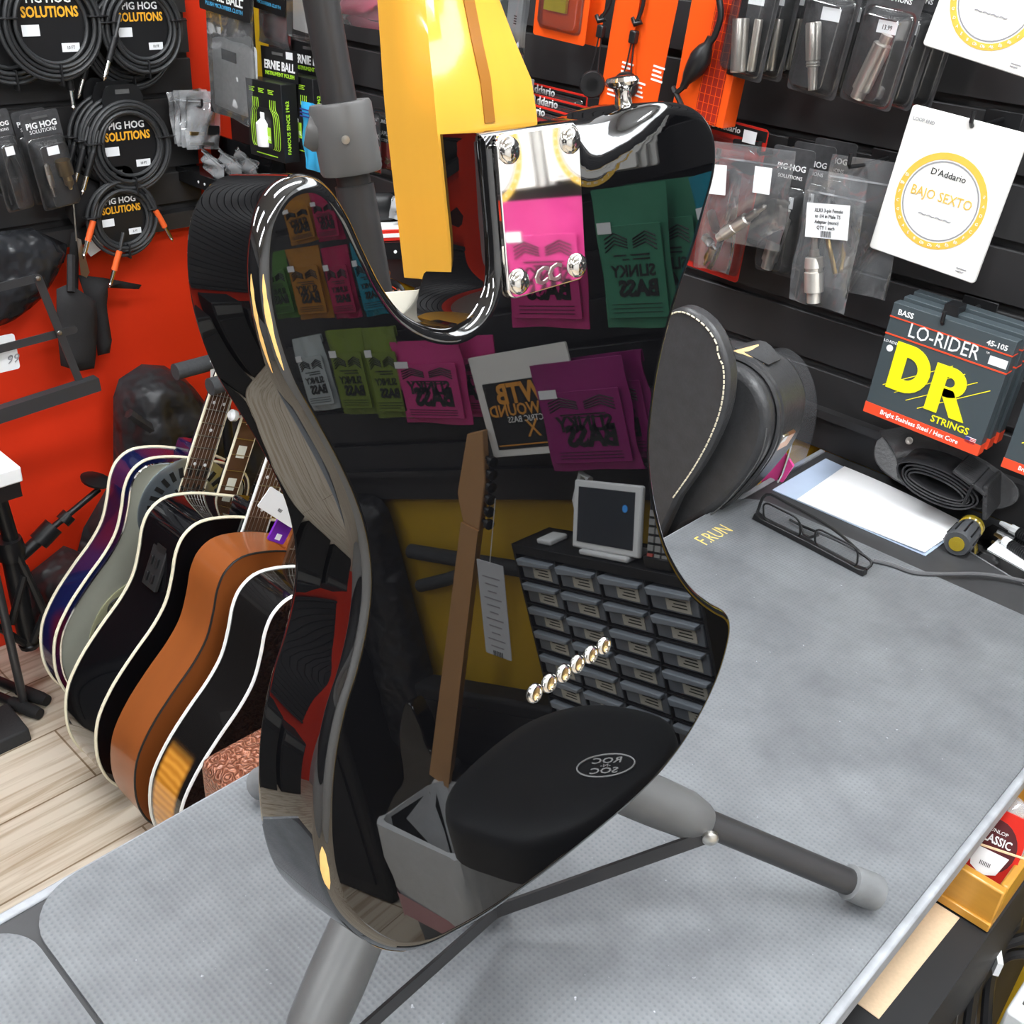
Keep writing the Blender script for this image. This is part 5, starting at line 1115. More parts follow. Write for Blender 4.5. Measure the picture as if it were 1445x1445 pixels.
MB().tube(catmull([(.160, .006, .008), (.156, .018, .014), (.11, .024, .014), (.05, .030, .006), (.03, .034, .004)], 4), .0019, 6).build('temple', BLACKP, gl)
# rolled strap on its leather end
SN = V((0, -.80, .60)); S0 = V((-.42, 1.285, BT + .003))
def onS(px, py): d = ray(px, py); return CAM + d * (SN.dot(S0 - CAM) / SN.dot(d))
so = onS(1335, 690); stp = thing('guitar_strap', 'rolled black webbing strap on its oval leather end, below the string box', 'strap', MX(((1, 0, 0, so.x), (0, .60, -.80, so.y), (0, .80, .60, so.z), (0, 0, 0, 1))))
smi = stp.matrix_world.inverted()
def SL(px, py): return smi @ onS(px, py)
ov = catmull([SL(*q) for q in ((1234, 640), (1246, 618), (1300, 618), (1370, 640), (1430, 680), (1436, 708), (1400, 720), (1340, 712), (1275, 685), (1243, 662))], 3, True)
lo = MB().prism([(p.x, p.y) for p in ov], .001, .006).xf(MX(((1, 0, 0, 0), (0, 0, 1, 0), (0, 1, 0, 0), (0, 0, 0, 1)))).build('leather_end', HIDE, stp, bevel=.0015)
def coil(k, r1, r2):   # one wrap of webbing standing on edge
    n = 28; P = []
    for i in range(n + 1):
        a = 2 * PI * i / n; P.append((r1 * math.cos(a) * (1 + .05 * math.sin(3 * a + k)), r2 * math.sin(a)))
    return P
cx_ = SL(1340, 680)
ang = math.atan2(SL(1400, 700).y - SL(1290, 668).y, SL(1400, 700).x - SL(1290, 668).x)
cw_ = ony(1330, 676, 1.272); CO = smi @ MX.Translation(cw_) @ MX.Rotation(.10, 4, 'Z') @ MX.Rotation(.12, 4, 'Y')
for k, (r1, r2) in enumerate(((.052, .022), (.046, .0175), (.041, .0135), (.035, .009))):
    P = coil(k, r1, r2)
    MB().grid(lambda u, v: CO @ V((P[round(u * 28)][0], -.026 + .052 * v, P[round(u * 28)][1])), 28, 1, .0022).build('webbing_wrap', NYL, stp)
WEB = mat('ribbed_webbing', (.03, .03, .032), .7, noise=.3, scale=20, bump=.8, aniso=(1, 60, 1))
bx((0, 0, 0), (.050, .062, .006)).xf(CO @ MX.Translation((.036, 0, .025)) @ MX.Rotation(.25, 4, 'Y')).build('outer_webbing', WEB, stp, bevel=.002)
bx((0, 0, 0), (.046, .060, .006)).xf(CO @ MX.Translation((.062, 0, .008)) @ MX.Rotation(1.2, 4, 'Y')).build('outer_webbing', WEB, stp, bevel=.002)
bx((0, 0, 0), (.004, .066, .030)).xf(CO @ MX.Translation((.040, 0, .012))).build('slide_buckle', BLACKP, stp, bevel=.001)
fl_ = [SL(*q) for q in ((1245, 614), (1262, 640), (1272, 664), (1268, 676))]
MB().grid(lambda u, v: V(((fl_[0] * (1 - u) + fl_[3] * u).x + .014 * math.sin(PI * u) + .045 * v, (fl_[0] * (1 - u) + fl_[3] * u).y + .03 * v, .008 + .026 * math.sin(PI * (.15 + .85 * u)) * (1 - .5 * v))), 8, 4, .004).build('folded_end', HIDE, stp)
MB().lathe([(.005, 0), (.005, .001), (.002, .0012), (0, .0005)], SL(1280, 628) + V((.01, .0, .030)), (0, -.3, 1), 14).build('strap_hole', NICKEL, stp)
# stubby screwdriver
p, q = onz(1350, 768, BT + .017), onz(1384, 728, BT + .017); p.z = q.z = BT + .0175; d = (q - p).normalized()
sd = thing('stubby_screwdriver', 'stubby screwdriver with black rubber grip and yellow core', 'screwdriver', (p.x, p.y, BT)); p = V((0, 0, .0175)); L_ = .062
AMBR = mat('amber_resin', (.30, .22, .015), .12, coat=.5)
rg = MB().lathe([(.0155, 0), (.0172, .004), (.0172, .03), (.0150, .046), (.0140, .050)], p, d, 24).build('rubber_grip', mat('grip_rubber', (.06, .063, .068), .5), sd)
for k in range(10):
    a = 2 * PI * k / 10; o = d.orthogonal().normalized(); e = (o * math.cos(a) + d.cross(o) * math.sin(a)); MB().tube([p + d * .006 + e * .0172, p + d * .04 + e * .0160], .0014, 5).build('grip_rib', BLACKP, rg)
MB().lathe([(.0095, -.001), (.0095, .001), (.0042, .0012), (.004, -.0015), (0, -.0015)], p - d * .0005, d, 18).build('end_cap', AMBR, sd)
MB().lathe([(.0138, .05), (.0158, .052), (.0162, .058), (.0120, .063), (.006, .065)], p, d, 18).build('resin_core', AMBR, sd)
MB().tube([p + d * .064, p + d * .085], .0032, 8).build('shank', CHROME, sd)
# cable ends, label bag, thin cable
for i, (a, c, lab, mt) in enumerate((((1412, 738), (1470, 770), 'white connector with black coiled strain relief on the bench', WHITEP), ((1404, 754), (1466, 796), 'gold pin connector with black coiled strain relief on the bench', BRASS))):
    p, q = onz(*a, BT + .008), onz(*c, BT + .008); d = (q - p).normalized(); k = thing('cable_plug', lab, 'plug', (p.x, p.y, BT)); o = V((0, 0, .0085))
    MB().tube([o, o + d * .016], [.003, .0045] if i == 0 else .0022, 8).build('pin', mt, k); MB().tube([o + d * .016, o + d * .026], .0062, 8).build('shell', WHITEP, k)
    MB().tube([o + d * (.026 + .001 * j) + V((0, 0, 0)) for j in range(45)], [.0072 if j % 3 else .0055 for j in range(45)], 10).build('strain_relief', BLACKP, k)
bgp = [onz(x, y, BT) for x, y in ((1352, 770), (1400, 742), (1500, 790), (1450, 830))]; c0 = sum(bgp, V((0, 0, 0))) / 4
lbg = thing('label_bag', 'clear bag with a white printed label at the right bench end', 'plastic bag', (c0.x, c0.y, BT))
def flatq(pts, z0, z1, nm, m, par, c0): return MB().prism([(p.x - c0.x, p.y - c0.y) for p in pts], z0, z1).xf(MX(((1, 0, 0, 0), (0, 0, 1, 0), (0, 1, 0, 0), (0, 0, 0, 1)))).build(nm, m, par)
flatq(bgp, .0005, .0025, 'clear_bag', film('milk_film', haze=.38), lbg, c0); lb_ = flatq([onz(x, y, BT) for x, y in ((1392, 778), (1412, 760), (1500, 800), (1470, 822))], .003, .0036, 'paper_label', WHITEP, lbg, c0)
for k in range(8): 
    p = onz(1412 + 6 * k, 768 + 3 * k, BT) - c0; bx((p.x, p.y, .0038), (.0012, .012, .0004)).build('barcode_bar', INK, lb_)
cbp = [onz(x, y, BZ + .003) for x, y in ((1232, 791), (1258, 797), (1290, 808), (1330, 810), (1380, 810), (1420, 815), (1480, 828))]
tag(MB().tube(catmull(cbp, 5), .0026, 8).build('thin_cable', mat('grey_cable', (.09, .09, .095), .35), None), 'thin grey cable running from the glasses to the right edge', 'cable')
fb_ = film('crinkle_film', haze=.3)
k = thing('bag_scrap', 'crumpled clear bag end sticking out from under the rolled strap', 'plastic bag', (onz(1425, 715, BT).x, onz(1425, 715, BT).y, BT + .012), (-PI / 2 + .2, 0, .3)); pouch(.075, .06, .018, fb_, k, 'clear_pouch', 61, z=.03, amp=.010)
# worn gold print on the mat
q0, q1 = onz(1004, 766, BZ), onz(1048, 742, BZ); an = math.atan2(q1.y - q0.y, q1.x - q0.x)
txt('F.RUN', .030, mat('gold_print', (.80, .58, .16), .5, noise=.4, scale=300), mm0, .018, 0, fr=MX.Translation((q0.x, q0.y, BZ + .0003)) @ MX.Rotation(an, 4, 'Z') @ MX.Rotation(-PI / 2, 4, 'X'), sx=.7, name='worn_lettering', bold=-.01)
# ================================================================ shelf side of the bench, lower right
PINE = mat('varnished_pine', (.62, .30, .045), .35, noise=.25, scale=14, aniso=(1, .2, 6), coat=.3)
wb = thing('wooden_tray', 'small varnished pine tray of picks on the shelf beside the bench', 'tray', (-.15, .94, .751))
for c, s, nm in (((0, -.112, .026), (.10, .010, .052), 'front_panel'), ((0, .112, .026), (.10, .010, .052), 'back_panel'), ((-.046, 0, .026), (.008, .214, .052), 'side_panel'), ((.046, 0, .026), (.008, .214, .052), 'side_panel'), ((0, 0, .004), (.084, .214, .006), 'base')): bx(c, s).build(nm, PINE, wb, bevel=.002)
bx((0, -.1180, .006), (.10, .004, .010)).build('foot_trim', PINE, wb, bevel=.001)
PKM = MX.Translation((-.1345, .884, .841)) @ MX.Rotation(.05, 4, 'Z') @ MX.Rotation(-.45, 4, 'X') @ MX.Rotation(-.06, 4, 'Y')
b = thing('pick_packet', 'red pick packet reading CLASSIC standing in the pine tray', 'packet', PKM)
rbox(.052, .075, .003, REDC, b, 'packet', .003); MB().prism(circ(0, -.037, .022, 24, .027), -.0008, 0).build('dark_oval', mat('maroon_print', (.09, .012, .015), .5), b)
txt('CLASSIC', .0115, WHITEI, b, 0, -.034, -.0012, bold=.02, sx=.75); txt('DUNLOP', .005, WHITEI, b, 0, -.023, -.0012)
l = MB().prism([(-.018, -.042), (.018, -.042), (.012, -.062), (0, -.068), (-.012, -.062)], -.0013, -.0008).build('white_label', WHITEI, b); txt('IIIIIII', .006, INK, l, 0, -.058, -.0017)
for j, (dx, dz, r) in enumerate(((.012, .012, .2), (.022, .006, .35))):
    c = thing('pick_bag', ('clear bag right behind the red pick packet', 'clear bag at the back of the pine tray')[j], 'plastic bag', PKM @ MX.Translation((dx, .012 + .014 * j, dz)) @ MX.Rotation(r, 4, 'Y')); pouch(.05, .085, .010, film('milk_film', haze=.38), c, 'clear_pouch', 71 + j)
tag(MB().tube([V((-.165, .835, .822)), V((-.085, .86, .826))], .0012, 6).build('wooden_pick', mat('pale_wood', (.75, .55, .33), .6), None), 'thin wooden stick across the red pick packet', 'stick')
ts = thing('sandpaper_strip', 'tan strip of sandpaper on the shelf in front of the pine tray', 'sandpaper', (-.15, .74, .7508))
MB().prism([(-.03, -.079), (.020, -.079), (.024, .078), (-.03, .078)], 0, .0008).xf(MX(((1, 0, 0, 0), (0, 0, 1, 0), (0, 1, 0, 0), (0, 0, 0, 1)))).build('strip', mat('tan_paper', (.68, .50, .33), .8, noise=.1, scale=300, bump=.3), ts)
eq = thing('black_unit', 'black electronic unit on the floor beside the bench shelf', 'device', (.06, .62, 0))
bx((0, 0, .26), (.28, .5, .50)).build('casing', MATTE, eq, bevel=.01)
for k in range(4): bx((-.06 + .05 * k, -.05, .512), (.034, .06, .006)).build('socket', BLACKP, eq, bevel=.001)
for x in (-.1, .1): bx((x, 0, .006), (.04, .4, .012)).build('foot', RUBBER, eq)
for k, pts in enumerate((((1470, 1245), (1440, 1275), (1432, 1305), (1405, 1322), (1370, 1370), (1345, 1420), (1340, 1470)), ((1470, 1318), (1425, 1330), (1400, 1345), (1375, 1400), (1365, 1470)), ((1460, 1345), (1418, 1350), (1398, 1380), (1390, 1470)))):
    o = MB().tube(catmull([onz(x, y, .60 - .03 * k) for x, y in pts], 5), .0065, 8).build('mains_cable', BLACKP, None); tag(o, ('black mains cable looping down past the pine tray', 'black mains cable below the tray cable, with barcode tag', 'black mains cable lowest in the right corner')[k], 'cable')
    if k == 1:
        p = onz(1405, 1345, .59); bx(p, (.006, .045, .02), MX.Rotation(.5, 3, 'Z')).build('barcode_tag', WHITEP, o)
b = thing('white_adapter', 'white plastic adapter block in the lower right corner', 'adapter', onz(1440, 1425, .54)); bx((.02, 0, 0), (.06, .07, .05)).build('block', WHITEP, b, bevel=.004); bx((.02, 0, .026), (.04, .03, .002)).build('grey_label', GREYP, b)
# ================================================================ the shop behind the camera's right shoulder (seen in the lacquer)
FOIL = {}
def foil(c):
    k = tuple(c)
    if k not in FOIL: FOIL[k] = mat('foil_%d' % len(FOIL), c, .26, .25, noise=.08, bump=.5, bscale=30)
    return FOIL[k]
def slinky(tr, tl, br, col, lab, word, grp=None, y=1.262, dy=0, dark=INK, stk=True):
    """corners in the order the mirror shows them: image right = the pack's own left"""
    m, w, h = Qr(tr, tl, br, y); m = off(m, 0, dy, 0); b = thing('string_pack', lab, 'string pack', m, group=grp)
    f = foil(col); pouch(w, h, .012, f, b, 'foil_pouch', int(abs(m.translation.x) * 900) % 97, seal=.12, amp=.003)
    rbox(w * .86, h * .66, .0015, f, b, 'inner_card', .003, z=-h * .26, y=-.0135); rbox(w * .98, h * .11, .001, f, b, 'hang_header', .002, z=0, y=-.003)
    y0 = -.0142
    lines(b, 0, -h * .47, y0, w * .5, 2, h * .03, dark, h * .012); txt('SLINKY', w * .19, dark, b, 0, -h * .62, y0, bold=.03)
    txt('BASS', w * .26, dark, b, -w * .05, -h * .76, y0, bold=.05)
    for s in (-1, 1):
        for k in range(4): MB().tube([(s * w * .04, y0, -h * (.36 + .02 * k)), (s * w * .22, y0, -h * (.31 + .025 * k)), (s * w * .36, y0, -h * (.35 + .03 * k))], .0011, 4).build('wing_line', dark, b)
    for k in range(3): bx((0, y0, -h * (.82 + .03 * k)), (w * .7, .0004, .0010)).build('print_line', dark, b)
    if stk: sticker(w * .34, -h * .27, w * .2, h * .08, b, -.0145)
    return b
PKC, GRC, TLC, MGC, LMC, ORC, RDC = (.62, .05, .24), (.06, .25, .15), (.01, .24, .34), (.30, .02, .17), (.19, .26, .04), (.42, .18, .02), (.42, .02, .09)
slinky((820, 276), (706, 285), (836, 462), PKC, 'pink bass string pack in the upper row, mirrored under the neck plate', 'SUPER')
slinky((940, 255), (838, 268), (946, 460), GRC, 'green bass string pack, front one mirrored right of the neck plate', 'REGULAR')
slinky((975, 250), (872, 263), (975, 454), GRC, 'green bass string pack half behind the front green pack', 'REGULAR', dy=.022, stk=False)
slinky((1060, 225), (975, 250), (1055, 430), TLC, 'teal bass string pack at the mirrored edge of the upper row', 'HYBRID')
slinky((880, 500), (752, 515), (886, 660), MGC, 'magenta bass string pack in the lower row above the tablet', 'POWER')
slinky((897, 496), (790, 510), (902, 652), MGC, 'magenta bass string pack behind the front magenta pack', 'POWER', dy=.022, stk=False)
slinky((650, 478), (553, 482), (678, 598), PKC, 'pink bass string pack in the lower row beside the lime packs', 'SUPER')
slinky((686, 476), (590, 480), (706, 592), PKC, 'pink bass string pack behind the lower pink pack', 'SUPER', dy=.022, stk=False)
slinky((560, 459), (512, 463), (602, 588), LMC, 'lime bass string pack next to the lower pink pack', 'EXTRA')
slinky((512, 462), (462, 466), (548, 583), LMC, 'lime bass string pack further from the lower pink pack', 'EXTRA')
slinky((452, 345), (405, 352), (470, 447), ORC, 'orange bass string pack, lower one mirrored in the horn', 'ROUND')
slinky((492, 344), (456, 350), (516, 446), RDC, 'crimson bass string pack, lower one mirrored in the horn', 'BURLY')
slinky((440, 270), (400, 282), (452, 338), ORC, 'orange bass string pack, upper one mirrored in the horn', 'ROUND')
slinky((476, 262), (440, 268), (494, 336), RDC, 'crimson bass string pack, upper one mirrored in the horn', 'BURLY')
slinky((404, 352), (368, 360), (424, 446), (.08, .2, .04), 'dark green bass string pack mirrored at the horn edge', 'MEGA')
slinky((530, 335), (496, 343), (558, 440), TLC, 'teal bass string pack mirrored beside the cutaway', 'HYBRID')
slinky((455, 470), (415, 478), (482, 575), (.5, .55, .56), 'pale bass string pack mirrored at the waist edge', 'COBALT')
m, w_, h_ = Qr((797, 482), (660, 506), (806, 637)); b = thing('string_pack', 'white-edged black flatwound string pack beside the magenta pack', 'string pack', m)
rbox(w_, h_, .004, WPK, b, 'envelope', .003); rbox(w_ * .84, h_ * .66, .001, BLACKP, b, 'black_card', .002, z=-h_ * .27, y=-.001)
OI = mat('orange_ink', (.75, .33, .05), .5); txt('SWTB', w_ * .22, OI, b, 0, -h_ * .48, -.0016, bold=.03); txt('FLATWOUND', w_ * .13, OI, b, 0, -h_ * .60, -.0016, bold=.02); txt('ELECTRIC BASS', w_ * .07, WHITEI, b, 0, -h_ * .67, -.0016)
txt('X', w_ * .2, OI, b, 0, -h_ * .82, -.0016); bx((0, -.0016, -h_ * .89), (w_ * .8, .0005, .002)).build('orange_line', OI, b)
for k in range(2):
    q = (((884, 120), (755, 150), (888, 238)), ((735, 140), (602, 168), (738, 266)))[k]; m, w_, h_ = Qr(*q); packet(m, w_, h_, ('yellow-ringed white packet mirrored above the green packs', 'yellow-ringed white packet mirrored in the neck plate')[k], '')
    for j in (1, 2): rbox(w_, h_, .006, WPK, thing('string_packet', 'white packet stacked behind a yellow-ringed one on the right wall part', 'string packet', off(m, -.008 * j, .014 * j, -.002), group='white packets behind the ringed ones'), 'envelope', .004, bevel=.0012)
# parts cabinet with clear drawers on a black base
p0, p1 = V((.69, 1.25, .92)), V((.235, 1.143, .92)); ya = math.atan2(p0.y - p1.y, p0.x - p1.x); CD = .088
CM = MX.Translation((p0 + p1) / 2) @ MX.Rotation(ya, 4, 'Z')       # local x right, -y front, z up from the cabinet top
pc = thing('drawer_cabinet', 'black parts cabinet with rows of clear labelled drawers', 'parts cabinet', CM)
CW = .468; rows, cols, ph_, pw_ = 9, 4, .047, .1125
for c, s in (((0, CD - .004, -.2275), (CW, .008, .455)), ((0, CD / 2, -.009), (CW, CD, .018)), ((0, CD / 2, -.45), (CW, CD, .012))): bx(c, s).build('frame', MATTE, pc, bevel=.001)
for x in (-1, 1): bx((x * (CW / 2 - .003), CD / 2, -.2275), (.006, CD, .455)).build('side', MATTE, pc)
for k in range(1, cols): bx((-CW / 2 + .009 + pw_ * k, CD / 2, -.2275), (.003, CD, .43)).build('divider', MATTE, pc)
for r in range(1, rows): bx((0, CD / 2, -.020 - ph_ * r), (CW - .01, CD, .003)).build('shelf', MATTE, pc)
DRW = mat('frosted_drawer', (.20, .22, .25), .35); LIP = mat('frosted_lip', (.34, .38, .43), .3); PLB = mat('parts_label', (.72, .68, .58), .6)
for r in range(rows):
    for c in range(cols):
        x = -CW / 2 + .009 + pw_ * (c + .5); z = -.020 - ph_ * r
        d = bx((x, .034, z - ph_ / 2 - .001), (pw_ - .010, .064, ph_ - .010)).build('drawer', DRW, pc, bevel=.002)
        MB().prism([(-pw_ / 2 + .007, -.004), (pw_ / 2 - .007, -.004), (pw_ / 2 - .010, -.017), (-pw_ / 2 + .010, -.012)], -.009, .004).xf(MX.Translation((x, 0, z))).build('pull_lip', LIP, d, bevel=.002)
        l = bx((x - .010, .0012, z - .027), (.052, .0012, .023)).build('label', PLB, d)
        if r < 6: lines(l, x - .010, z - .021, .0004, .036, 3, .0055, INK, .0018)
bs = thing('base_unit', 'black base unit under the parts cabinet', 'cabinet', CM @ MX.Translation((0, 0, -.456))); bx((0, CD / 2, -.231), (CW, CD, .462)).build('carcass', MATTE, bs, bevel=.002); bx((0, -.004, -.22), (CW * .9, .006, .4)).build('door', BLACKP, bs)
# till tablet, card reader and keypad on the cabinet
TBM = CM @ MX.Translation((-.015, .030, .001)); tb = thing('till_tablet', 'white till tablet on a stand on top of the parts cabinet', 'tablet', TBM)
bx((0, .0, .005), (.12, .05, .009)).build('stand_base', WHITEP, tb, bevel=.003); TR_ = MX.Translation((0, .002, .062)) @ MX.Rotation(-.32, 4, 'X')
bx((0, 0, 0), (.165, .009, .112)).xf(TR_).build('bezel', WHITEP, tb, bevel=.003); sc_ = bx((0, -.0052, 0), (.138, .001, .090)).xf(TR_).build('screen', mat('dark_screen', (.02, .025, .035), .12), tb)
MB().lathe([(.004, 0), (.006, 0), (.006, .0004), (.004, .0004)], TR_ @ V((-.048, -.0059, .018)), TR_.to_3x3() @ V((0, -1, 0)), 16).build('blue_ring', mat('blue_icon', (.05, .3, .8), .4, emis=.6), sc_)
MB().tube([TR_ @ V((.062, .012, .056)), TR_ @ V((.085, .012, .066)), TR_ @ V((.098, .012, .02)), V((.098, .02, .004))], .006, 8).build('side_arm', WHITEP, tb)
k = thing('card_reader', 'small white card reader beside the till tablet', 'card reader', CM @ MX.Translation((.155, .035, .001))); bx((0, 0, .005), (.04, .04, .010)).build('body', WHITEP, k, bevel=.003)
k = thing('keypad_terminal', 'dark keypad terminal right next to the till tablet', 'card terminal', CM @ MX.Translation((-.145, .034, .001))); KR = MX.Translation((0, 0, .06)) @ MX.Rotation(-.35, 4, 'X'); bx((0, 0, 0), (.055, .018, .125)).xf(KR).build('body', BLACKP, k, bevel=.004); bx((0, 0, .010), (.06, .06, .02)).build('foot', BLACKP, k, bevel=.003)
for r in range(6):
    for c in range(3): bx((-.016 + .016 * c, -.010, .018 - .013 * r), (.012, .004, .009)).xf(KR).build('key', mat('red_key', (.5, .1, .08), .5) if (r == 5 and c == 2) else STICK if 0 else mat('grey_key', (.32, .32, .31), .5), k)
bx((0, -.0098, .043), (.040, .002, .026)).xf(KR).build('display', mat('lcd_grey', (.13, .17, .17), .2), k)
for j, (dx, r) in enumerate(((-.195, .010), (-.212, .009), (-.205, .008))): tag(MB().lathe([(r, 0), (r, .006), (r * .5, .007), (r * .5, .001), (r, 0)], CM @ V((dx, .015 + .018 * j, .001)), (0, 0, 1), 16).build('steel_nut', CHROME, None), ('large steel nut on the parts cabinet', 'middle steel nut on the parts cabinet', 'small steel nut on the parts cabinet')[j], 'nut')
# saddle stool
sl = thing('saddle_stool', 'black saddle stool with round white emblem in front of the parts cabinet', 'stool', (.405, .96, 0)); SZ = .70
sp_ = catmull([V(q + (0,)) for q in ((0, .178), (.085, .16), (.138, .09), (.145, -.01), (.128, -.11), (.075, -.175), (0, -.185), (-.075, -.175), (-.128, -.11), (-.145, -.01), (-.138, .09), (-.085, .16))], 4, True)
mbs = MB(); prof = [(1, -.07), (1.0, -.02), (.985, -.006), (.94, .0), (.7, .006), (.35, .004), (.02, .002)]; n_ = len(sp_)
mbs.add([V((p.x * f, p.y * f, SZ + z)) for f, z in prof for p in sp_], [(j * n_ + i, j * n_ + (i + 1) % n_, (j + 1) * n_ + (i + 1) % n_, (j + 1) * n_ + i) for j in range(len(prof) - 1) for i in range(n_)] + [list(range(n_))[::-1], [(len(prof) - 1) * n_ + i for i in range(n_)]])
seat = mbs.build('seat', mat('black_velour', (.012, .013, .015), .55, sheen=.1), sl, ang=1)
# emblem on the seat
EM = MX.Translation((-.080, .004, SZ + .0072)) @ MX.Rotation(-.45, 4, 'Z') @ MX.Rotation(-PI / 2, 4, 'X')
em = MB().tube([EM @ V((.042 * math.cos(a), 0, .030 * math.sin(a))) for a in [2 * PI * k / 28 for k in range(28)]], .0012, 5, True).build('emblem_ring', WHITEI, seat)
txt('ROC', .021, WHITEI, em, 0, .006, fr=EM, bold=.01); txt('-N-', .011, WHITEI, em, 0, -.004, fr=EM); txt('SOC', .021, WHITEI, em, 0, -.021, fr=EM, bold=.01)
MB().tube([(0, 0, .22), (0, 0, SZ - .07)], .018, 16).build('post', CHROME, sl)
for k in range(3):
    a = k * 2 * PI / 3 + .5; lg = MB().tube([(0, 0, .34), (.22 * math.cos(a), .22 * math.sin(a), .012)], .011, 10).build('leg', CHROME, sl); MB().lathe([(.016, 0), (.018, .02), (.012, .03)], (.22 * math.cos(a), .22 * math.sin(a), 0), (0, 0, 1), 12).build('rubber_foot', RUBBER, lg)
# waste bin with liner
wbn = thing('waste_bin', 'black waste bin with a pale plastic liner folded over its rim', 'bin', (.885, 1.105, 0), .12)
def ringr(w, d, z, r=.03): return [V((a, b, z)) for a, b in rrect(-w / 2, -d / 2, w / 2, d / 2, r, 4)]
def loft(rings, cap0=False):
    n = len(rings[0]); mb = MB().add([p for r in rings for p in r], [(j * n + i, j * n + (i + 1) % n, (j + 1) * n + (i + 1) % n, (j + 1) * n + i) for j in range(len(rings) - 1) for i in range(n)] + ([list(range(n))] if cap0 else [])); return mb
loft([ringr(.22, .14, 0), ringr(.27, .17, .39), ringr(.264, .164, .39), ringr(.21, .13, .012)], True).build('bin_body', BLACKP, wbn)
LINER = mat('pale_liner', (.68, .70, .72), .35, noise=.1, bump=.8, bscale=40)
rd_ = random.Random(4); 
def wob(r, a): return [p + V((rd_.uniform(-a, a), rd_.uniform(-a, a), rd_.uniform(-a, a) * 1.5)) for p in r]
loft([wob(ringr(.275, .185, .24), .008), wob(ringr(.285, .188, .33), .004), wob(ringr(.284, .184, .402), .003), wob(ringr(.262, .160, .402), .003), wob(ringr(.25, .15, .3), .004), wob(ringr(.23, .14, .16), .004)]).build('liner', LINER, wbn)
loft([[p + V((0, 0, rd_.uniform(-.02, .01))) for p in ringr(.277, .187, .20)], ringr(.277, .187, .245)]).build('pink_hem', mat('pink_liner', (.55, .28, .30), .4), wbn)
tag(bx((.885, 1.12, .19), (.12, .07, .04), MX.Rotation(.5, 3, 'Z')).build('card_scrap', mat('cardboard', (.45, .28, .14), .8), None), 'brown cardboard scrap lying inside the waste bin', 'scrap')
k = thing('paper_sheet', 'creased white paper sheet lying on the floor by the waste bin', 'paper', (1.20, 1.0, .004), .5); MB().grid(lambda u, v: V(((u - .5) * .16, (v - .5) * .11, .012 * math.sin(u * 4) ** 2 + .004)), 8, 4, .001).build('sheet', WHITEP, k)
# electric guitar with a paper tag leaning on the yellow wall
nb, nt = V((.965, 1.235, .49)), V((.765, 1.265, .955)); nd = (nt - nb).normalized()
fr_ = V((0, -1, .1)); xx = nd.cross(fr_).normalized() * -1; yy = nd.cross(xx).normalized(); XM = MX((xx, yy, nd)).transposed().to_4x4(); XM.translation = nb
if (XM.to_3x3() @ V((0, 1, 0))).y < 0: XM = MX((-xx, -yy, nd)).transposed().to_4x4(); XM.translation = nb
eg = thing('electric_guitar', 'black guitar with plain maple neck and long paper tag, against the yellow wall', 'guitar', XM)
bd_ = catmull([V((a, b, 0)) for a, b in ((0, -.44), (.11, -.43), (.16, -.35), (.14, -.25), (.115, -.18), (.14, -.08), (.13, .02), (.09, .0), (.045, -.06), (-.045, -.06), (-.09, .02), (-.14, .0), (-.13, -.1), (-.11, -.19), (-.14, -.27), (-.16, -.36), (-.11, -.43))], 3, True)
MB().prism([(p.x, p.y) for p in bd_], -.02, .022).build('body', BLKG, eg, bevel=.004)
L_ = (nt - nb).length; MB().add([V((s * w_ / 2, y, z)) for z, w_ in ((-.1, .056), (L_, .043)) for s, y in ((-1, -.034), (1, -.034), (.7, -.012), (-.7, -.012))], [(3, 2, 1, 0), (4, 5, 6, 7)] + [(i, (i + 1) % 4, 4 + (i + 1) % 4, 4 + i) for i in range(4)]).build('neck', mat('plain_maple', (.52, .28, .12), .3), eg)
hd = MB().prism([(-.021, L_), (.021, L_), (.042, L_ + .05), (.035, L_ + .17), (0, L_ + .19), (-.02, L_ + .1)], -.03, -.016).build('headstock', mat('plain_maple', (.52, .28, .12), .3), eg, bevel=.002)
for k in range(6): MB().lathe([(.004, 0), (.004, .012), (.010, .014), (.010, .022), (0, .024)], (-.020 + .002 * k, -.022, L_ + .02 + .024 * k), (-1, -.2, 0), 10).build('tuning_peg', BLACKP, hd)
tg = thing('paper_tag', 'long printed paper tag hanging from the maple-necked guitar', 'tag', MX.Translation((.693, 1.19, .908)) @ MX.Rotation(-.19, 4, 'Y')); rbox(.062, .19, .001, mat('tag_paper', (.62, .64, .68), .6), tg, 'tag_card', .002)
MB().tube([(0, 0, -.003), (.0, .03, .11)], .0008, 4).build('tag_string', WHITEP, tg)
for k in range(11): bx((.0, -.0006, -.03 - .014 * k), (.04 - .01 * (k % 3), .0004, .002)).build('print_line', GRY, tg)
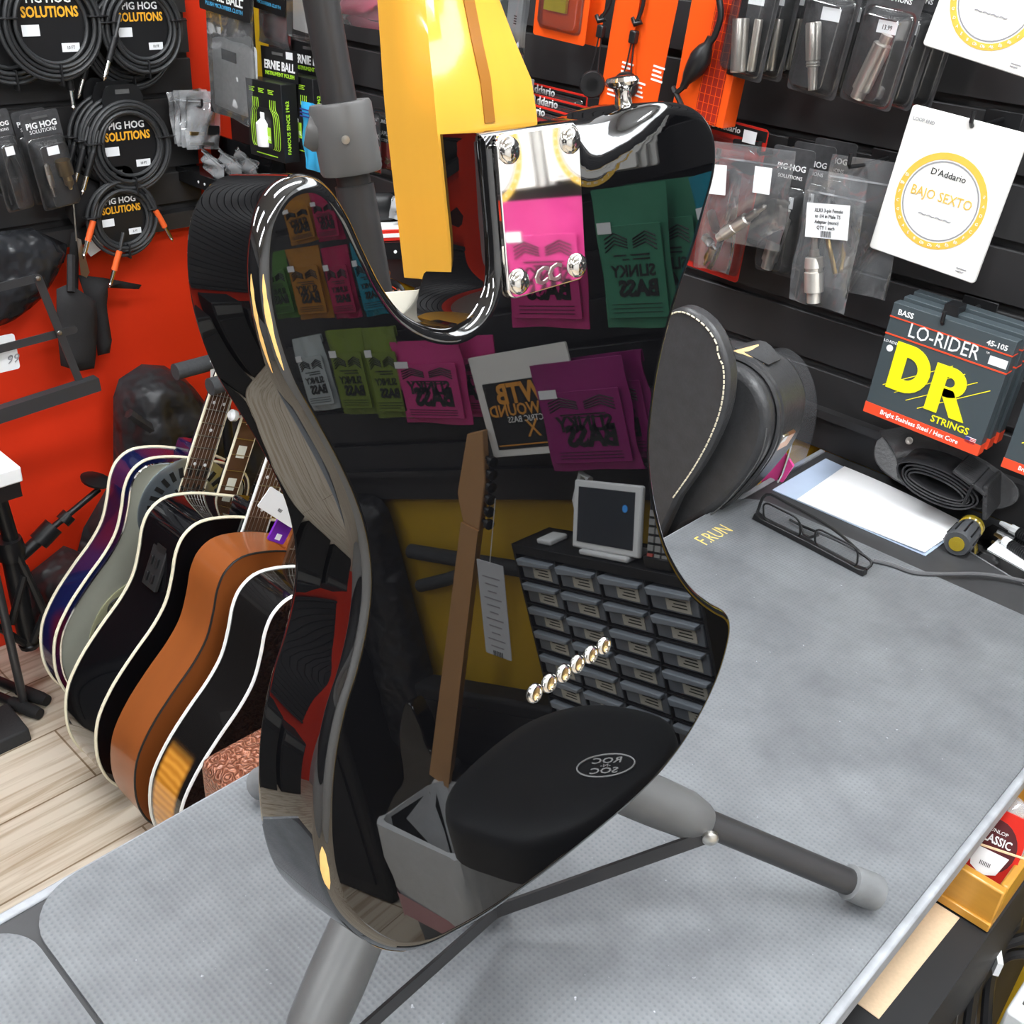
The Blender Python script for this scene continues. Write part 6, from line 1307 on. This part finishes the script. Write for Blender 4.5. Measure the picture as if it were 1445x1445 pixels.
txt('IIIIII', .016, INK, tg, 0, -.19, -.0008)
# dark goods right of the yellow wall; added dark cabinets along the red wall
k = thing('speaker_cabinet', 'tall black speaker cabinet standing right of the yellow wall part', 'speaker', (1.60, 1.27, 0)); bx((0, 0, .48), (.6, .15, .96)).build('cabinet', MATTE, k, bevel=.012); bx((0, -.077, .48), (.52, .006, .86)).build('grille', mat('grille_cloth', (.02, .02, .021), .9, bump=.4, scale=300), k)
k = thing('amplifier', 'low black amplifier behind the maple-necked guitar', 'amplifier', (.93, 1.322, 0)); bx((0, 0, .28), (.40, .06, .56)).build('cabinet', MATTE, k, bevel=.01); bx((.0, -.031, .5), (.36, .004, .06)).build('control_panel', BLACKP, k)
k = thing('wall_rail', 'black padded rail across the yellow wall at waist height', 'rail', (.95, 1.352, .82)); MB().tube([(-.22, 0, 0), (.14, 0, .03)], .016, 10).build('padded_bar', FOAM, k); MB().tube([(-.05, 0, .0), (.05, 0, -.03), (.14, 0, -.05)], .014, 10).build('padded_bar', FOAM, k)
for j, (yy_, hh) in enumerate(((.16, .84), (-.40, .72), (-1.0, .86), (-1.6, .76))):  # unseen cabinets added so the guitar sides mirror black instead of red wall
    k = thing('amplifier', ('unseen black cabinet added by the red wall for dark reflections, nearest the music stand', 'unseen black cabinet added by the red wall for dark reflections, second from the music stand', 'unseen black cabinet added by the red wall for dark reflections, third from the music stand', 'unseen black cabinet added by the red wall for dark reflections, furthest from the music stand')[j], 'amplifier', (WX + .19, yy_, 0))
    bx((0, 0, hh / 2), (.32, .52, hh)).build('cabinet', MATTE, k, bevel=.012); bx((.162, 0, hh * .42), (.006, .46, hh * .7)).build('grille', mat('grille_cloth', (.02, .02, .021), .9, bump=.4, scale=300), k); bx((.162, 0, hh * .9), (.006, .46, hh * .12)).build('control_panel', GREYP, k)
k = thing('gig_bag', 'black gig bag hanging on the wall beside the tall speaker cabinet', 'gig bag', (1.20, 1.345, .98)); puff(rrect(-.085, -.62, .085, .0, .05), .06, NYL, k, 'bag_body', .02, .05, .003, 9)
